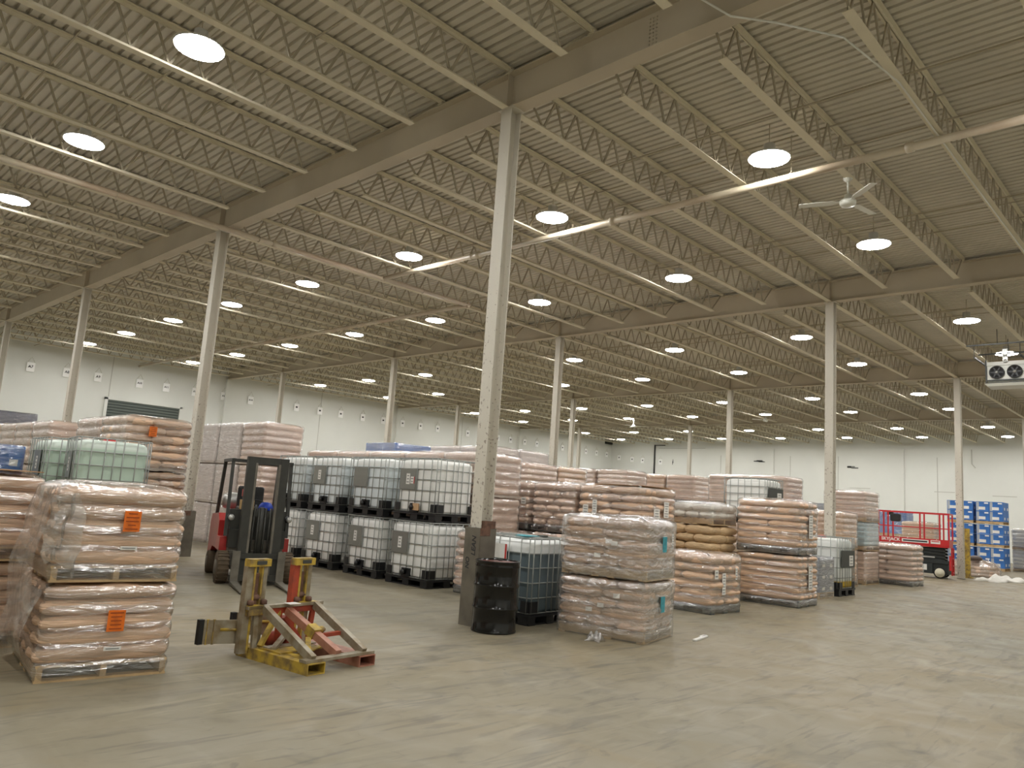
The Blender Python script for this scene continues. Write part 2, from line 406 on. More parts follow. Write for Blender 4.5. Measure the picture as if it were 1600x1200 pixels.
# ---------------------------------------------------------------- girders and columns
def ibeam(b, p, q, depth, fwid, tf=.018, tw=.012):
    p, q = V(p), V(q)   # p,q at bottom centre
    b.bar(p+V((0, 0, tf/2)), q+V((0, 0, tf/2)), fwid, tf)
    b.bar(p+V((0, 0, depth-tf/2)), q+V((0, 0, depth-tf/2)), fwid, tf)
    b.bar(p+V((0, 0, depth/2)), q+V((0, 0, depth/2)), tw, depth-2*tf)
gn = ['nearest, overhead in front of the black drum', 'second, behind the tall white totes', 'third, past the middle of the hall', 'fourth, close to the end wall']
for i in range(-1, 4):
    b = B('girder_paint'); X = i*DX
    ibeam(b, (X, YB+.02, ZB), (X, YW-.02, ZB), .56, .24)
    for j in range(-1, 4):
        for s in (-1, 1):
            b.box((X+s*.06, j*DY, ZB+.28), (.11, .012, .52))
    t = thing('roof_girder', 'long beige steel roof girder, '+(gn[i] if i >= 0 else 'behind the camera'), 'girder', (0, 0, 0), 0, me=b.mesh('roof_girder'))
    if i == 0:
        b = B('girder_paint')
        for k in range(9):
            for q in (-.07, -.02, .03): b.lathe((X-.006, -2.42+q, ZB+.07+k*.05), [(.012, 0), (.012, -.012), (.006, -.016)], 6, 'X')
        part(b, 'bolt_line', t)
def column(i, j, label):
    b = B('column_paint'); hh = ZB
    # wide-flange section, flanges facing X
    for s in (-1, 1): b.box((s*.097, 0, hh/2), (.014, .205, hh))
    b.box((0, 0, hh/2), (.18, .012, hh))
    t = thing('steel_column', label, 'column', (i*DX, j*DY, 0), 0, 'steel columns holding the roof')
    part(b, 'shaft', t)
    b = B('column_paint'); b.box((0, 0, ZB-.008), (.26, .3, .016)); part(b, 'cap_plate', t)
    b = B('grey_guard'); b.box((0, 0, .01), (.24, .24, .02)); part(b, 'base_plate', t)
    return t
rown = ['in the line of the black drum', 'in the line past the forklift', 'in the line third from the drum', 'in the line closest to the side wall']
for i in range(0, 4):
    for j in range(0, 4):
        if i == 0 and j == 0: lab = 'speckled off-white steel column beside the black drum, grey guard at its foot'
        elif i == 0 and j == 1: lab = 'off-white steel column behind the forklift, grey guard round its foot'
        else: lab = 'off-white steel column under the %s girder, %s' % (ORD[i], rown[j])
        t = column(i, j, lab)
        if (i, j) in ((0, 0), (0, 1)):
            b = B('grey_guard'); hg = 1.27 if j == 0 else .97; g = .145
            b.box((-g, 0, hg/2), (.012, 2*g, hg)); b.box((g, 0, hg/2), (.012, 2*g, hg)); b.box((0, -g, hg/2), (2*g, .012, hg)); b.box((0, g, hg/2), (2*g, .012, hg))
            b.use('rust'); b.box((-.06, -g-.004, hg-.05), (.18, .01, .1))
            gg = part(b, 'column_guard', t, label='grey steel plate guard')
            if j == 0:
                b = B('rust'); b.box((.02, -.12, hg+.045), (.2, .07, .1)); part(b, 'rusty_patch', t, label='rust-brown patch above the guard')
                for txt, yy, zz, sz in (('LEAN', -.045, 1.03, .105), ('NO', .055, .80, .095)):
                    mm = M(((0, 0, -1, -g-.0075), (0, -1, 0, yy), (-1, 0, 0, zz), (0, 0, 0, 1)))
                    mm = M(((0, 0, -1, -g-.0075), (0, 1, 0, yy), (1, 0, 0, zz), (0, 0, 0, 1)))
                    text_mesh('marker_writing', txt, sz, 'ink', gg, mtx=mm, shear=.2, offset=.0025)

# ---------------------------------------------------------------- bar joists
def joist_meshes(x0, x1, full0, full1):
    zt, zb = ZD-.03, ZB+.03
    top = B('steel_paint'); top.box(((x0+x1)/2, 0, zt), (x1-x0, .12, .012)); 
    for s in (-1, 1): top.box(((x0+x1)/2, s*.012, zt-.03), (x1-x0, .007, .055))
    for x in (x0+.06, x1-.06): top.box((x, 0, zt-.034), (.12, .1, .05))
    bx0 = x0+.12 if full0 else x0+.62; bx1 = x1-.12 if full1 else x1-.62
    bot = B('steel_paint'); bot.box(((bx0+bx1)/2, 0, zb-.028), (bx1-bx0, .125, .010))
    for s in (-1, 1): bot.box(((bx0+bx1)/2, s*.012, zb), (bx1-bx0, .007, .05))
    web = B('web_paint'); a = x0+.7; e = x1-.7; n = int(round((e-a)/.50)); st = (e-a)/n
    web.bar((x0+.14, 0, zt-.03), (a, 0, zb), .022, .03)
    for k in range(n):
        xa = a+k*st
        web.bar((xa, 0, zb), (xa+st*.5, 0, zt-.03), .022, .034); web.bar((xa+st*.5, 0, zt-.03), (xa+st, 0, zb), .022, .034)
    web.bar((e, 0, zb), (x1-.14, 0, zt-.03), .022, .03)
    return top.mesh('top_chord'), bot.mesh('bottom_chord'), web.mesh('web')
bayn = ['on the camera side of the nearest girder', 'between the nearest and second girders', 'between the second and third girders', 'between the third and fourth girders', 'between the fourth girder and end wall']
for bi in range(-1, 4):
    x0, x1 = bi*DX+.01, (bi+1)*DX-.01
    mm = joist_meshes(0, x1-x0, False, False); mc = joist_meshes(0, x1-x0, True, True)
    jmin = -8 if bi < 1 else -6
    for j in range(jmin, 22):
        if j*JS > YW-.2: continue
        col = (j % 6 == 0)
        mset = mc if col else mm
        t = thing('roof_joist', ('steel joist on a column line ' if col else 'steel joist stopping short of the girders ')+bayn[bi+1], 'joist', (x0, j*JS, 0), 0, ('column line joists ' if col else 'joists ')+bayn[bi+1])
        for nm, me in zip(('top_chord', 'bottom_chord', 'web'), mset): link(nm, me, t)
# bridging rods under and over the joists
for bi in range(-1, 4):
    for k, (fx, z) in enumerate(((.2, ZB+.06), (.4, ZD-.12), (.6, ZB+.06), (.8, ZD-.12))):
        b = B('rod_steel'); X = (bi+fx)*DX
        b.box((X, (YW-11)/2, z), (.022, YW+11-.1, .022))
        thing('bridging_rod', 'thin steel rod crossing the joists '+bayn[bi+1], 'rod', me=b.mesh('bridging_rod'), group='bridging rods '+bayn[bi+1])
    for fx in (.33, .72):
        b = B('rod_steel'); X = (bi+fx)*DX; b.tube([(X, -11, ZB+.5), (X, YW-.1, ZB+.5)], .013, 6)
        k = -9
        while k < YW: b.tube([(X, k, ZB+.5), (X, k, ZB+.36)], .018, 6); b.lathe((X, k, ZB+.33), [(.015, 0), (.045, .01), (.045, .03), (.015, .04)], 8); k += 3.05
        thing('sprinkler_branch', 'thin sprinkler pipe with heads '+bayn[bi+1], 'pipe', me=b.mesh('sprinkler_branch'), group='sprinkler branches '+bayn[bi+1])

# ---------------------------------------------------------------- sprinkler mains
zp = 7.2
t = thing('sprinkler_main', 'thick beige sprinkler main hung under the joists, running over the forklift', 'pipe')
t.location = (0, 0, 0)
for pts in ([(4.15, -9.5, zp), (4.15, 8.6, zp)], [(-11.5, 8.6, zp), (7.2, 8.6, zp)], [(7.2, 8.6, zp), (7.2, YW-.2, zp)]):
    b = B('pipe_paint'); b.tube(pts, .06, 14); part(b, 'pipe_run', t)
b = B('pipe_paint')
for x, y, ax in ((4.15, -4.2, 'Y'), (4.15, 1.2, 'Y'), (4.15, 5.0, 'Y'), (1.0, 8.6, 'X'), (-5, 8.6, 'X'), (7.2, 14, 'Y'), (7.2, 20, 'Y'), (7.2, 26.5, 'Y'), (4.15, 8.6, 'X'), (7.2, 8.6, 'Y')):
    b2 = B('pipe_paint'); b2.lathe((x, y, zp), [(.06, -.06), (.08, -.05), (.08, .05), (.06, .06)], 14, ax); part(b2, 'coupling', t)
for x, y, ax in ((4.15, -2.4, 0), (4.15, 2.2, 0), (4.15, 5.2, 0), (.6, 8.6, 1), (-2.5, 8.6, 1), (5.5, 8.6, 1), (7.2, 11.4, 0), (7.2, 17.5, 0), (7.2, 23.6, 0)):
    b2 = B('rod_steel'); rg = [(x+(0 if ax else .068*cos(a)), y+(.068*cos(a) if ax else 0), zp+.068*sin(a)) for a in [2*pi*k/12 for k in range(13)]]
    b2.tube(rg, .008, 5); b2.tube([(x, y, zp+.068), (x, y, ZD-.02)], .006, 5); part(b2, 'hanger', t)
# white cable draped off the first girder
b = B('white_plastic'); b.tube([(1.0, -4.4, 7.24), (.3, -3.9, 7.26), (-.1, -3.55, 7.27), (-.6, -3.2, 7.5), (-1.1, -2.9, 7.3)], .012, 6); b.tube([(1.0, -4.4, 7.24), (2.4, -4.58, 7.27), (6, -4.57, 7.275), (11.3, -4.57, 7.275)], .012, 6)
thing('white_cable', 'thin white cable crossing under the nearest girder onto a joist', 'cable', me=b.mesh('white_cable'))

# ---------------------------------------------------------------- lamps
hb = B('lamp_housing'); hb.lathe((0, 0, 0), [(.05, .30), (.09, .29), (.10, .14), (.20, .10), (.31, .075), (.328, .07), (.328, .048), (.322, .046)], 24)
hb_m = hb.mesh('housing')
ln = B('lamp_glow'); ln.lathe((0, 0, 0), [(.32, .052), (.315, .04), (.25, .022), (.14, .006), (.02, .0)], 24); ln_m = ln.mesh('lens')
hk = B('rod_steel'); hk.tube([(0, 0, .3), (0, 0, .65)], .008, 5); hk_m = hk.mesh('hook')
lx = []
for i in range(-1, 4): lx += [i*DX+3.62, i*DX+8.42]
lampn = 0
for a, X in enumerate(lx):
    if X < -9: continue
    for nn in range(-3, 7):
        Y = (nn+.5)*DY/2+.02
        if X > 5 and nn < -2: continue
        lab = 'high bay lamp, row %s, %s' % (
            {-1: 'before the nearest girder', 0: 'first past the nearest girder' if X < 6 else 'second past the nearest girder'}.get(math.floor(X/DX), ('first' if (X/DX) % 1 < .5 else 'second')+' past the '+['', 'second', 'third', 'fourth'][max(0, math.floor(X/DX))]+' girder'),
            ORD[6-nn]+' from the side wall')
        t = thing('high_bay_lamp', lab, 'lamp', (X, Y, 7.3), 0, 'round high bay lamps')
        link('housing', hb_m, t); link('lens', ln_m, t); link('hook', hk_m, t)

# ---------------------------------------------------------------- ceiling fans
def fan(x, y, label, a0):
    t = thing('ceiling_fan', label, 'fan', (x, y, 6.88), 0, 'white ceiling fans')
    b = B('white_plastic'); b.lathe((0, 0, 0), [(.02, -.06), (.11, -.05), (.13, -.01), (.13, .03), (.09, .05), (.06, .09), (.055, .14), (.02, .15)], 24); part(b, 'motor', t)
    b = B('white_plastic'); b.tube([(0, 0, .13), (0, 0, .38)], .016, 8); part(b, 'rod', t)
    b = B('white_plastic'); b.lathe((0, 0, .36), [(.02, 0), (.035, .01), (.075, .05), (.075, .07)], 18); part(b, 'canopy', t)
    for k in range(3):
        a = a0+2*pi*k/3
        b = B('white_plastic'); mt = M.Rotation(a, 3, 'Z') @ M.Rotation(.12, 3, 'X')
        P = []
        for xx, wd in ((.1, .05), (.18, .05), (.24, .13), (.5, .14), (.76, .12)):
            for ss in (-1, 1):
                for zz in (-.004, .004): P.append(mt @ V((xx, ss*wd/2+.0, zz+.02)))
        f = []
        for q in range(4):
            o_ = q*4; f += [(o_, o_+2, o_+6, o_+4), (o_+1, o_+5, o_+7, o_+3), (o_, o_+4, o_+5, o_+1), (o_+2, o_+3, o_+7, o_+6)]
        f += [(0, 1, 3, 2), (16, 18, 19, 17)]
        b.add(P, f); part(b, 'blade', t)
fan(4.94, -3.02, 'white three-blade ceiling fan between joists beside the thick pipe', YAW+pi/2-R(25))
fan(31.6, 11.0, 'small distant white ceiling fan close to the fourth girder', .4)
fan(32.9, 20.45, 'small distant white ceiling fan far out toward the side wall', .9)

# ---------------------------------------------------------------- hanging evaporator unit
t = thing('cooling_unit', 'white ceiling-hung cooling unit with two black fans on steel struts', 'cooling unit', (18.5, -2.62, 5.98)); t.scale = (.78, .78, .78)
b = B('white_plastic'); b.box((.35, 0, .55), (.7, 1.22, .72)); b.box((-.01, 0, .86), (.06, 1.26, .14)); part(b, 'casing', t)
mat('tan_panel', rgb(196, 160, 122), .8)
b = B('tan_panel'); b.box((.4, -.63, .5), (.7, .03, .9)); part(b, 'side_panel', t, label='tan side panel')
for s in (-.29, .29):
    b = B('black_plastic'); b.lathe((-.03, s, .52), [(.25, 0), (.25, -.05), (.22, -.06), (.2, -.03)], 24, 'X')
    for k in range(6):
        a = k*pi/3; b.bar((-.06, s, .52), (-.06, s+.22*cos(a), .52+.22*sin(a)), .012, .05)
    f = part(b, 'fan', t)
    b = B('silver'); b.lathe((-.1, s, .52), [(.05, 0), (.05, .04), (.02, .05)], 14, 'X'); part(b, 'fan_hub', f)
b = B('plate_dark'); b.box((-.02, 0, .22), (.08, 1.3, .05)); b.box((-.02, 0, .12), (.06, 1.3, .04)); b.box((-.02, -.64, .55), (.06, .05, .9)); b.box((-.02, .64, .55), (.06, .05, .9)); part(b, 'front_frame', t)
b = B('white_plastic'); b.add([(-.1, -.7, .1), (-.1, .7, .1), (.8, .7, .1), (.8, -.7, .1), (-.02, -.62, 0), (-.02, .62, 0), (.72, .62, -.02), (.72, -.62, -.02)],
    [(0, 3, 2, 1), (4, 5, 6, 7), (0, 1, 5, 4), (1, 2, 6, 5), (2, 3, 7, 6), (3, 0, 4, 7)]); part(b, 'drip_pan', t)
b = B('plate_dark')
for X, z in ((-1.3, 1.35), (.5, 1.35)):
    b.box((X, -.4, z), (.05, 2.8, .05))
for X in (-1.3, .5):
    for y in (-.7, .75): b.tube([(X, y, 1.35), (X, y, .2 if X > 0 else .9)], .012, 6)
    b.tube([(X, 0, 1.35), (X, 0, 1.9)], .012, 6)
b.box((-.4, .75, .9), (1.8, .05, .05)); b.box((-.4, -.7, .9), (1.8, .05, .05))
part(b, 'strut_frame', t)
b = B('silver'); b.box((-.05, 0, 1.15), (.05, .16, .5)); b.lathe((-.08, 0, .93), [(.05, -.03), (.07, 0), (.05, .03)], 12, 'X'); part(b, 'bracket', t)

# ---------------------------------------------------------------- aisle signs on the side wall
sx = [2.42, 3.97, 5.37, 7.37, 8.74, 10.29, 11.93, 13.53, 16.5, 18.12, 19.64, 21.32, 22.96, 24.58, 26.15, 27.72, 30.64, 33.8, 35.22, 36.84, 38.29, 41.51, 44.67, 46.18, 47.68]
mat('sign_white', rgb(253, 253, 250), .5)
brd = B('sign_white'); brd.box((0, 0, 0), (.34, .012, .44)); brd_m = brd.mesh('board')
wr = B('rod_steel'); wr.tube([(-.15, 0, .22), (0, .004, .48), (.15, 0, .22)], .007, 5); wr_m = wr.mesh('cord')
def sign(x, y, z, rz, k, where):
    txt = 'A%d' % (7+k) if k < 8 else None
    lab = ('small white hanging sign reading %s on the side wall' % txt) if txt else 'small white hanging sign on the %s, %s' % where
    t = thing('aisle_sign', lab, 'sign', (x, y, z), rz, 'aisle signs hung on the walls')
    link('board', brd_m, t); link('cord', wr_m, t)
    if txt:
        text_mesh('sign_text', txt, .17 if len(txt) < 3 else .135, 'ink', t, (0, -.009, .02), (pi/2, 0, 0), offset=.004)
    else:
        b = B('ink'); b.box((0, -.007, .02), (.13, .003, .09)); part(b, 'sign_text', t)
for k, X in enumerate(sx): sign(X, YW-.07, 6.33, 0, k, ('side wall', ORD[k-8]+' after the A14 sign' if 8 <= k < 24 else 'last before the corner'))
for k, (y, z) in enumerate(((32.6, 6.12), (31.2, 5.98), (30.1, 5.9), (28.2, 5.8))): sign(XW+.08 if y > 28.7 else XW-.08, y, z, -pi/2, 30, ('end wall', ORD[k]+' from the corner'))
for (y, z, w_, h_, nm, lab) in ((19.3, 5.97, .9, .16, 'wall_mark', 'dark scuff patch high on the end wall above the caged tote'), (12.4, 5.65, .8, .22, 'wall_mark', 'dark scribbled patch on the end wall beside a column'), (27.0, 5.75, .12, .6, 'wall_bracket', 'small dark bracket on the end wall beside the dark track')):
    b = B('plate_dark')
    random.seed(int(y*10))
    for q in range(5): b.box((0, random.uniform(-.3, .3)*w_, random.uniform(-.35, .35)*h_), (.02, w_*random.uniform(.3, .6), h_*random.uniform(.15, .5)))
    thing(nm, lab, 'wall fitting', (XW-.045, y, z), me=b.mesh(nm))

# ---------------------------------------------------------------- pallets, bags, film
def pallet_mb(wx, wy, h=.13, m='pallet_wood', closed=False):
    b = B(m)
    if m == 'pallet_wood':
        for k in range(3):
            x = .03+(wx-.06)*k/2; b.box((x, wy/2, h*.5), (.045, wy, h*.72))
        for k in range(6):
            y = .05+(wy-.1)*k/5; b.box((wx/2, y, h-.009), (wx, .1, .018))
            if k in (0, 2, 3, 5): b.box((wx/2, y, .009), (wx, .1, .018))
    else:
        b.box((wx/2, wy/2, h-.02), (wx, wy, .04))
        for i in range(3):
            for j in range(3): b.box((.08+(wx-.16)*i/2, .08+(wy-.16)*j/2, h*.5), (.15, .15, h*.8))
        for i in range(3): b.box((.08+(wx-.16)*i/2, wy/2, .01), (.12, wy, .02))
    return b
random.seed(11)
def bag_mesh(seed, matn):
    rs = random.Random(seed); b = B(matn); b.smooth = True
    NU, NV = 18, 14
    ph = [rs.uniform(0, 6.28) for _ in range(10)]
    def P(i, j, s):
        u = sin(pi/2*(2*i/NU-1)); v = sin(pi/2*(2*j/NV-1))
        t = ((1-abs(u)**5)*(1-abs(v)**4)); t = max(t, 0)**.36
        x = u*(1-.05*v*v*v*v)*.5+.012*sin(5*v+ph[0])*abs(u); y = v*(1-.07*u**4)*.5+.012*sin(6*u+ph[1])*abs(v)
        wob = .05*sin(7*u+3*v+ph[2])+.05*sin(-4*u+8*v+ph[3])+.035*sin(13*u+ph[4])*sin(11*v+ph[5])
        z = s*t*(.5+wob*.9)*1.0
        return (x, y, z)
    top = {}; vs = []
    for s in (1, -1):
        for i in range(NU+1):
            for j in range(NV+1):
                edge = i in (0, NU) or j in (0, NV)
                if s == -1 and edge: continue
                top[(i, j, s)] = len(vs)
                if edge: top[(i, j, -s)] = len(vs)
                vs.append(P(i, j, s))
    fs = []
    for s in (1, -1):
        for i in range(NU):
            for j in range(NV):
                q = [top[(i, j, s)], top[(i+1, j, s)], top[(i+1, j+1, s)], top[(i, j+1, s)]]
                fs.append(tuple(q if s == 1 else q[::-1]))
    b.add(vs, fs); return b.mesh('bag')
BAGS = {mn: [bag_mesh(31*k+hash(mn) % 7 if False else 31*k+len(mn), mn) for k in range(5)] for mn in ('kraft_bag', 'pink_bag', 'tan_bag', 'white_bag', 'grey_bag')}

def shell(wx, wy, h, layers, matn, seed=0, off=.0, scal=.02, dome=.03, z0=0, nz=None, noise=.012, seams=0, bottom=True):
    """closed lumpy wrap around a pallet load; origin at its front corner"""
    rs = random.Random(seed); b = B(matn); b.smooth = True
    per = []; nx = max(8, int(wx/.07)); ny = max(8, int(wy/.07)); rc = .05
    def side(n): return [k/n for k in range(n)]
    X0, Y0, X1, Y1 = -off, -off, wx+off, wy+off
    for t_ in side(nx): per.append((X0+(X1-X0)*t_, Y0, 0, -1, t_))
    for t_ in side(ny): per.append((X1, Y0+(Y1-Y0)*t_, 1, 0, t_))
    for t_ in side(nx): per.append((X1-(X1-X0)*t_, Y1, 0, 1, t_))
    for t_ in side(ny): per.append((X0, Y1-(Y1-Y0)*t_, -1, 0, t_))
    ph = [rs.uniform(0, 6.28) for _ in range(12)]
    def n2(a, z): return sin(3.1*a+5*z+ph[0])*.5+sin(-5.3*a+9*z+ph[1])*.35+sin(9.7*a+4*z+ph[2])*.3+sin(17*a-21*z+ph[3])*.18
    nzz = nz or layers*6; rings = []
    for q in range(nzz+1):
        z = h*q/nzz; ring = []
        lay = abs(sin(pi*layers*q/nzz))**.55
        top = 0.0
        if q == nzz: top = .03
        for (x, y, ux, uy, t_) in per:
            a = (x*1.3+y*1.7)
            # corner rounding
            cr = 0
            d = min(t_, 1-t_)*(wx if uy else wy)
            if d < .09: cr = .03*(1-d/.09)**2
            sm_ = 0
            if seams:
                ts = (t_*seams) % 1; ds = min(ts, 1-ts); sm_ = .02*math.exp(-(ds/.05)**2) if 0.02 < t_ < .98 else 0
            dd = -scal*(1-lay)+noise*n2(a, z)-cr-top-sm_
            cx = x+ux*dd; cy = y+uy*dd
            if d < .09:   # pull in along the other axis too
                mx_, my_ = wx/2, wy/2
                cx += (mx_-x)*.03*cr/.03 if uy else 0; cy += (my_-y)*.03*cr/.03 if ux else 0
            ring.append(V((cx, cy, z0+z)))
        rings.append(ring)
    n = len(per); vs = [p for r_ in rings for p in r_]; fs = []
    for i in range(len(rings)-1):
        for k in range(n):
            a = i*n+k; c = i*n+(k+1) % n; fs.append((a, c, c+n, a+n))
    # domed top: rings shrinking to the centre
    base = (len(rings)-1)*n; prev = list(range(base, base+n)); cx, cy = wx/2, wy/2
    for s_, zz in ((.93, .35), (.8, .7), (.6, .9), (.35, 1.0)):
        cur = []
        for k in range(n):
            p = vs[base+k]; x = cx+(p.x-cx)*s_; y = cy+(p.y-cy)*s_
            cur.append(len(vs)); vs.append(V((x, y, z0+h+dome*zz+noise*.9*n2(x*2.1, y*2.3))))
        for k in range(n): fs.append((prev[k], prev[(k+1) % n], cur[(k+1) % n], cur[k]))
        prev = cur
    ci = len(vs); vs.append(V((cx, cy, z0+h+dome)))
    for k in range(n): fs.append((prev[k], prev[(k+1) % n], ci))
    if bottom:
        fs.append(tuple(range(n-1, -1, -1)))
    b.add(vs, fs); return b

CACHE = {}
def cached(key, fn):
    if key not in CACHE: CACHE[key] = fn()
    return CACHE[key]

def load(x, y, z, wx, wy, h, layers, label, group=None, kind='kraft_bag', rz=0, fine=True, pal='pallet_wood', film=True, seed=None, loc_stickers=(), ph_=.13, name='wrapped_bag_pallet', seams=2, smooth_side=False, top=True, pattern='mix'):
    dm = .035 if top else .0
    if seed is None: seed = int(abs(x*37+y*91+z*17)) % 4
    t = thing(name, label, 'pallet load', (x, y, z), rz, group)
    link('pallet', cached(('p', wx, wy, pal, ph_), lambda: pallet_mb(wx, wy, ph_, pal).mesh('pallet')), t)
    hb_ = h-ph_
    if fine:
        lh = hb_/layers; rs = random.Random(seed*7+3)
        for L_ in range(layers):
            flip = (L_ % 2 == 0)
            cells = []
            f = .6
            xa = (0, wx*f) if flip else (wx*(1-f), wx)
            xb_ = (wx*f, wx) if flip else (0, wx*(1-f))
            for k in range(3): cells.append((xa, (wy*k/3, wy*(k+1)/3)))
            for k in range(2): cells.append((xb_, (wy*k/2, wy*(k+1)/2)))
            if pattern == 'x': cells = [((0, wx), (wy*k/3, wy*(k+1)/3)) for k in range(3)]
            if pattern == 'y': cells = [((wx*k/2, wx*(k+1)/2), (0, wy)) for k in range(2)] if flip else [((0, wx*.45), (0, wy*.5)), ((0, wx*.45), (wy*.5, wy)), ((wx*.45, wx), (0, wy))]
            for (x0, x1), (y0, y1) in cells:
                o = link('bag', rs.choice(BAGS[kind]), t, ((x0+x1)/2+rs.uniform(-.01, .01), (y0+y1)/2+rs.uniform(-.01, .01), ph_+lh*(L_+.5)), rs.choice((0, pi))+rs.uniform(-.02, .02),
                         ((x1-x0)*1.05, (y1-y0)*1.05, lh*(rs.uniform(1.12, 1.25) if L_ < layers-1 or top else 1.0)))
    else:
        link('stacked_bags', cached(('b', wx, wy, round(h, 2), layers, kind, seed, seams, smooth_side, top), lambda: shell(wx, wy, hb_, layers, kind, seed, 0, .006 if smooth_side else .03, dm, ph_, noise=.004 if smooth_side else .008, seams=0 if smooth_side else seams).mesh('stacked_bags')), t)
    if film:
        link('stretch_wrap', cached(('f', wx, wy, round(h, 2), layers, seed, top, smooth_side), lambda: shell(wx, wy, (h+.015 if top else h-.012), layers, 'stretch_film', seed+50, .022, .006 if smooth_side else .034, dm+.005 if top else .0, .006, noise=.008 if top else .006, bottom=False).mesh('stretch_wrap')), t)
    return t

def card(t, face, a, z, w_, h_, m_, name='label_sheet', lines=0, off=.032, ink='label_print', wx=1.1, label=None):
    """a printed sheet on the -X ('x') or -Y ('y') face of a load; a = distance along that face"""
    b = B(m_)
    def bx(cy, cz, ww, hh, d, th=.003):
        if face == 'x': b.box((-d, cy, cz), (th, ww, hh))
        else: b.box((cy, -d, cz), (ww, th, hh))
    bx(a, z, w_, h_, off)
    if lines:
        b.use(ink); rs = random.Random(int(a*100+z*10))
        for k in range(lines):
            zz = z+h_*(.5-(k+.7)/(lines+.4)); ww = w_*rs.uniform(.45, .8)
            bx(a, zz, ww, h_/(lines*4.0), off+.0022)
    return part(b, name, t, label=label)

# --- near pair with orange placards
fr = R(-7)
A1 = load(-5.31, -.61, 0, .97, 1.2, .75, 5, 'lower of two wrapped tan bag pallets with orange placards, nearest on the floor', 'loads with orange placards', rz=fr, seed=1, top=False, pattern='x')
A2 = load(-5.31, -.60, .765, .97, 1.2, .75, 5, 'upper of the two wrapped tan bag pallets with orange placards, nearest the camera', 'loads with orange placards', rz=fr, seed=2, pattern='x')
for t, a, z in ((A1, .52, .46), (A2, .54, .50)):
    card(t, 'y', a, z, .13, .17, 'orange_card', 'placard', 5, .042, 'orange_dark', label='bright orange placard')
    card(t, 'y', a+.0, z-.22, .13, .03, 'sticker', 'barcode_label', 1, .042)
card(A2, 'y', .0, 0, .001, .001, 'sticker', 'corner_tag')
b = B('sticker'); b.box((.62, .25, .802), (.2, .14, .004)); part(b, 'top_sheet', A2, label='white paper sheet on top')
# loose film hanging off the left side
def drape(name, parent, pts_top, drop, m_='loose_film', seed=3, n=14, mrows=16, out=(0, -.1)):
    rs = random.Random(seed); b = B(m_); b.smooth = True; ph = [rs.uniform(0, 6) for _ in range(6)]
    vs = []; p0, p1 = V(pts_top[0]), V(pts_top[1]); nd = V((out[0], out[1], 0))
    for i in range(mrows+1):
        for j in range(n+1):
            s = i/mrows; t_ = j/n; p = p0.lerp(p1, t_)
            wv = .035*sin(9*t_+4*s+ph[0])+.02*sin(19*t_-7*s+ph[1])+.015*sin(15*s+ph[2])
            p = p+V((0, 0, -drop*s*(1-.18*sin(3*t_+ph[3]))))+nd*(sin(s*2.6)*.9+wv*6)*(.4+.6*s)+V((wv, wv*.7, 0))
            vs.append(p)
    fs = [(i*(n+1)+j, i*(n+1)+j+1, (i+1)*(n+1)+j+1, (i+1)*(n+1)+j) for i in range(mrows) for j in range(n)]
    b.add(vs, fs); return part(b, name, parent, label='torn clear film hanging loose')
drape('loose_film', A2, [(-.04, 1.15, .74), (-.03, .02, .76)], 1.0, out=(-.13, -.02), seed=3)
drape('loose_film', A1, [(-.04, 1.1, .74), (-.03, .05, .70)], .62, out=(-.15, -.03), seed=9)
drape('loose_film', A2, [(-.05, -.0, .68), (.16, -.04, .72)], .62, out=(-.02, -.05), seed=12, n=8)

# --- load left of it (cut by the frame) with a brown sheet on top
for z, w_ in ((0, 'lower'), (.785, 'upper')):
    t = load(-6.25, .85, z, 1.2, 1.1, .77, 5, w_+' bag pallet behind the orange-placard pair, cut by the picture edge', 'brown-capped stack at the picture edge', seed=2, top=(z > 0), pattern='x')
b = B('brown_sheet'); b.box((.6, .55, .83), (1.16, 1.08, .008)); part(b, 'cap_sheet', t, label='brown kraft cap sheet')

# --- G: support loads + two greenish totes, blue cartons beyond
def stack(x, y, wx, wy, hs, layers, labfn, group, kind='pink_bag', rz=0, fine=False, pal='pallet_wood', covered=False, kinds=None, **k):
    z = 0; out = []
    for L_, h in enumerate(hs):
        out.append(load(x+random.uniform(-.008, .008), y+random.uniform(-.008, .008), z, wx, wy, h, layers, labfn(L_, len(hs)), group, kinds[L_] if kinds else kind, rz, fine, pal, top=(L_ == len(hs)-1 and not covered), **k)); z += h+.012
    return out
def lev(L_, n): return {1: ['only'], 2: ['bottom', 'top'], 3: ['bottom', 'middle', 'top']}[n][L_]
random.seed(5)
for k, y in enumerate((4.55, 5.95)):
    stack(-3.72, y, 1.05, 1.22, [.96], 6, lambda L_, n: 'wrapped bag pallet carrying the %s greenish tote' % ('nearer', 'farther')[k], 'bag pallets under the greenish totes', covered=True)

# ---------------------------------------------------------------- caged totes
def cage_mesh(wx=1.0, wy=1.2, h=1.16):
    b = B('cage_steel'); z0 = .15; r = .0085; e = .012
    hz = [z0+.01, .36, .56, .76, .955, h-.005]
    for z in hz:
        b.tube([(e, .04, z), (.04, e, z), (wx-.04, e, z), (wx-e, .04, z), (wx-e, wy-.04, z), (wx-.04, wy-e, z), (.04, wy-e, z), (e, wy-.04, z), (e, .04, z)], r if z < h-.02 else .011, 6)
    for x in (.05, .20, .38, .50, .62, .80, .95):
        for y in (e-.008, wy-e+.008): b.tube([(x, y, z0), (x, y, h)], r, 6)
    for y in (.05, .20, .42, .60, .78, 1.0, 1.15):
        for x in (e-.008, wx-e+.008): b.tube([(x, y, z0), (x, y, h)], r, 6)
    for x in (wx*.32, wx*.68): b.tube([(x, .01, h), (x, wy-.01, h)], .011, 6)
    return b.mesh('cage')
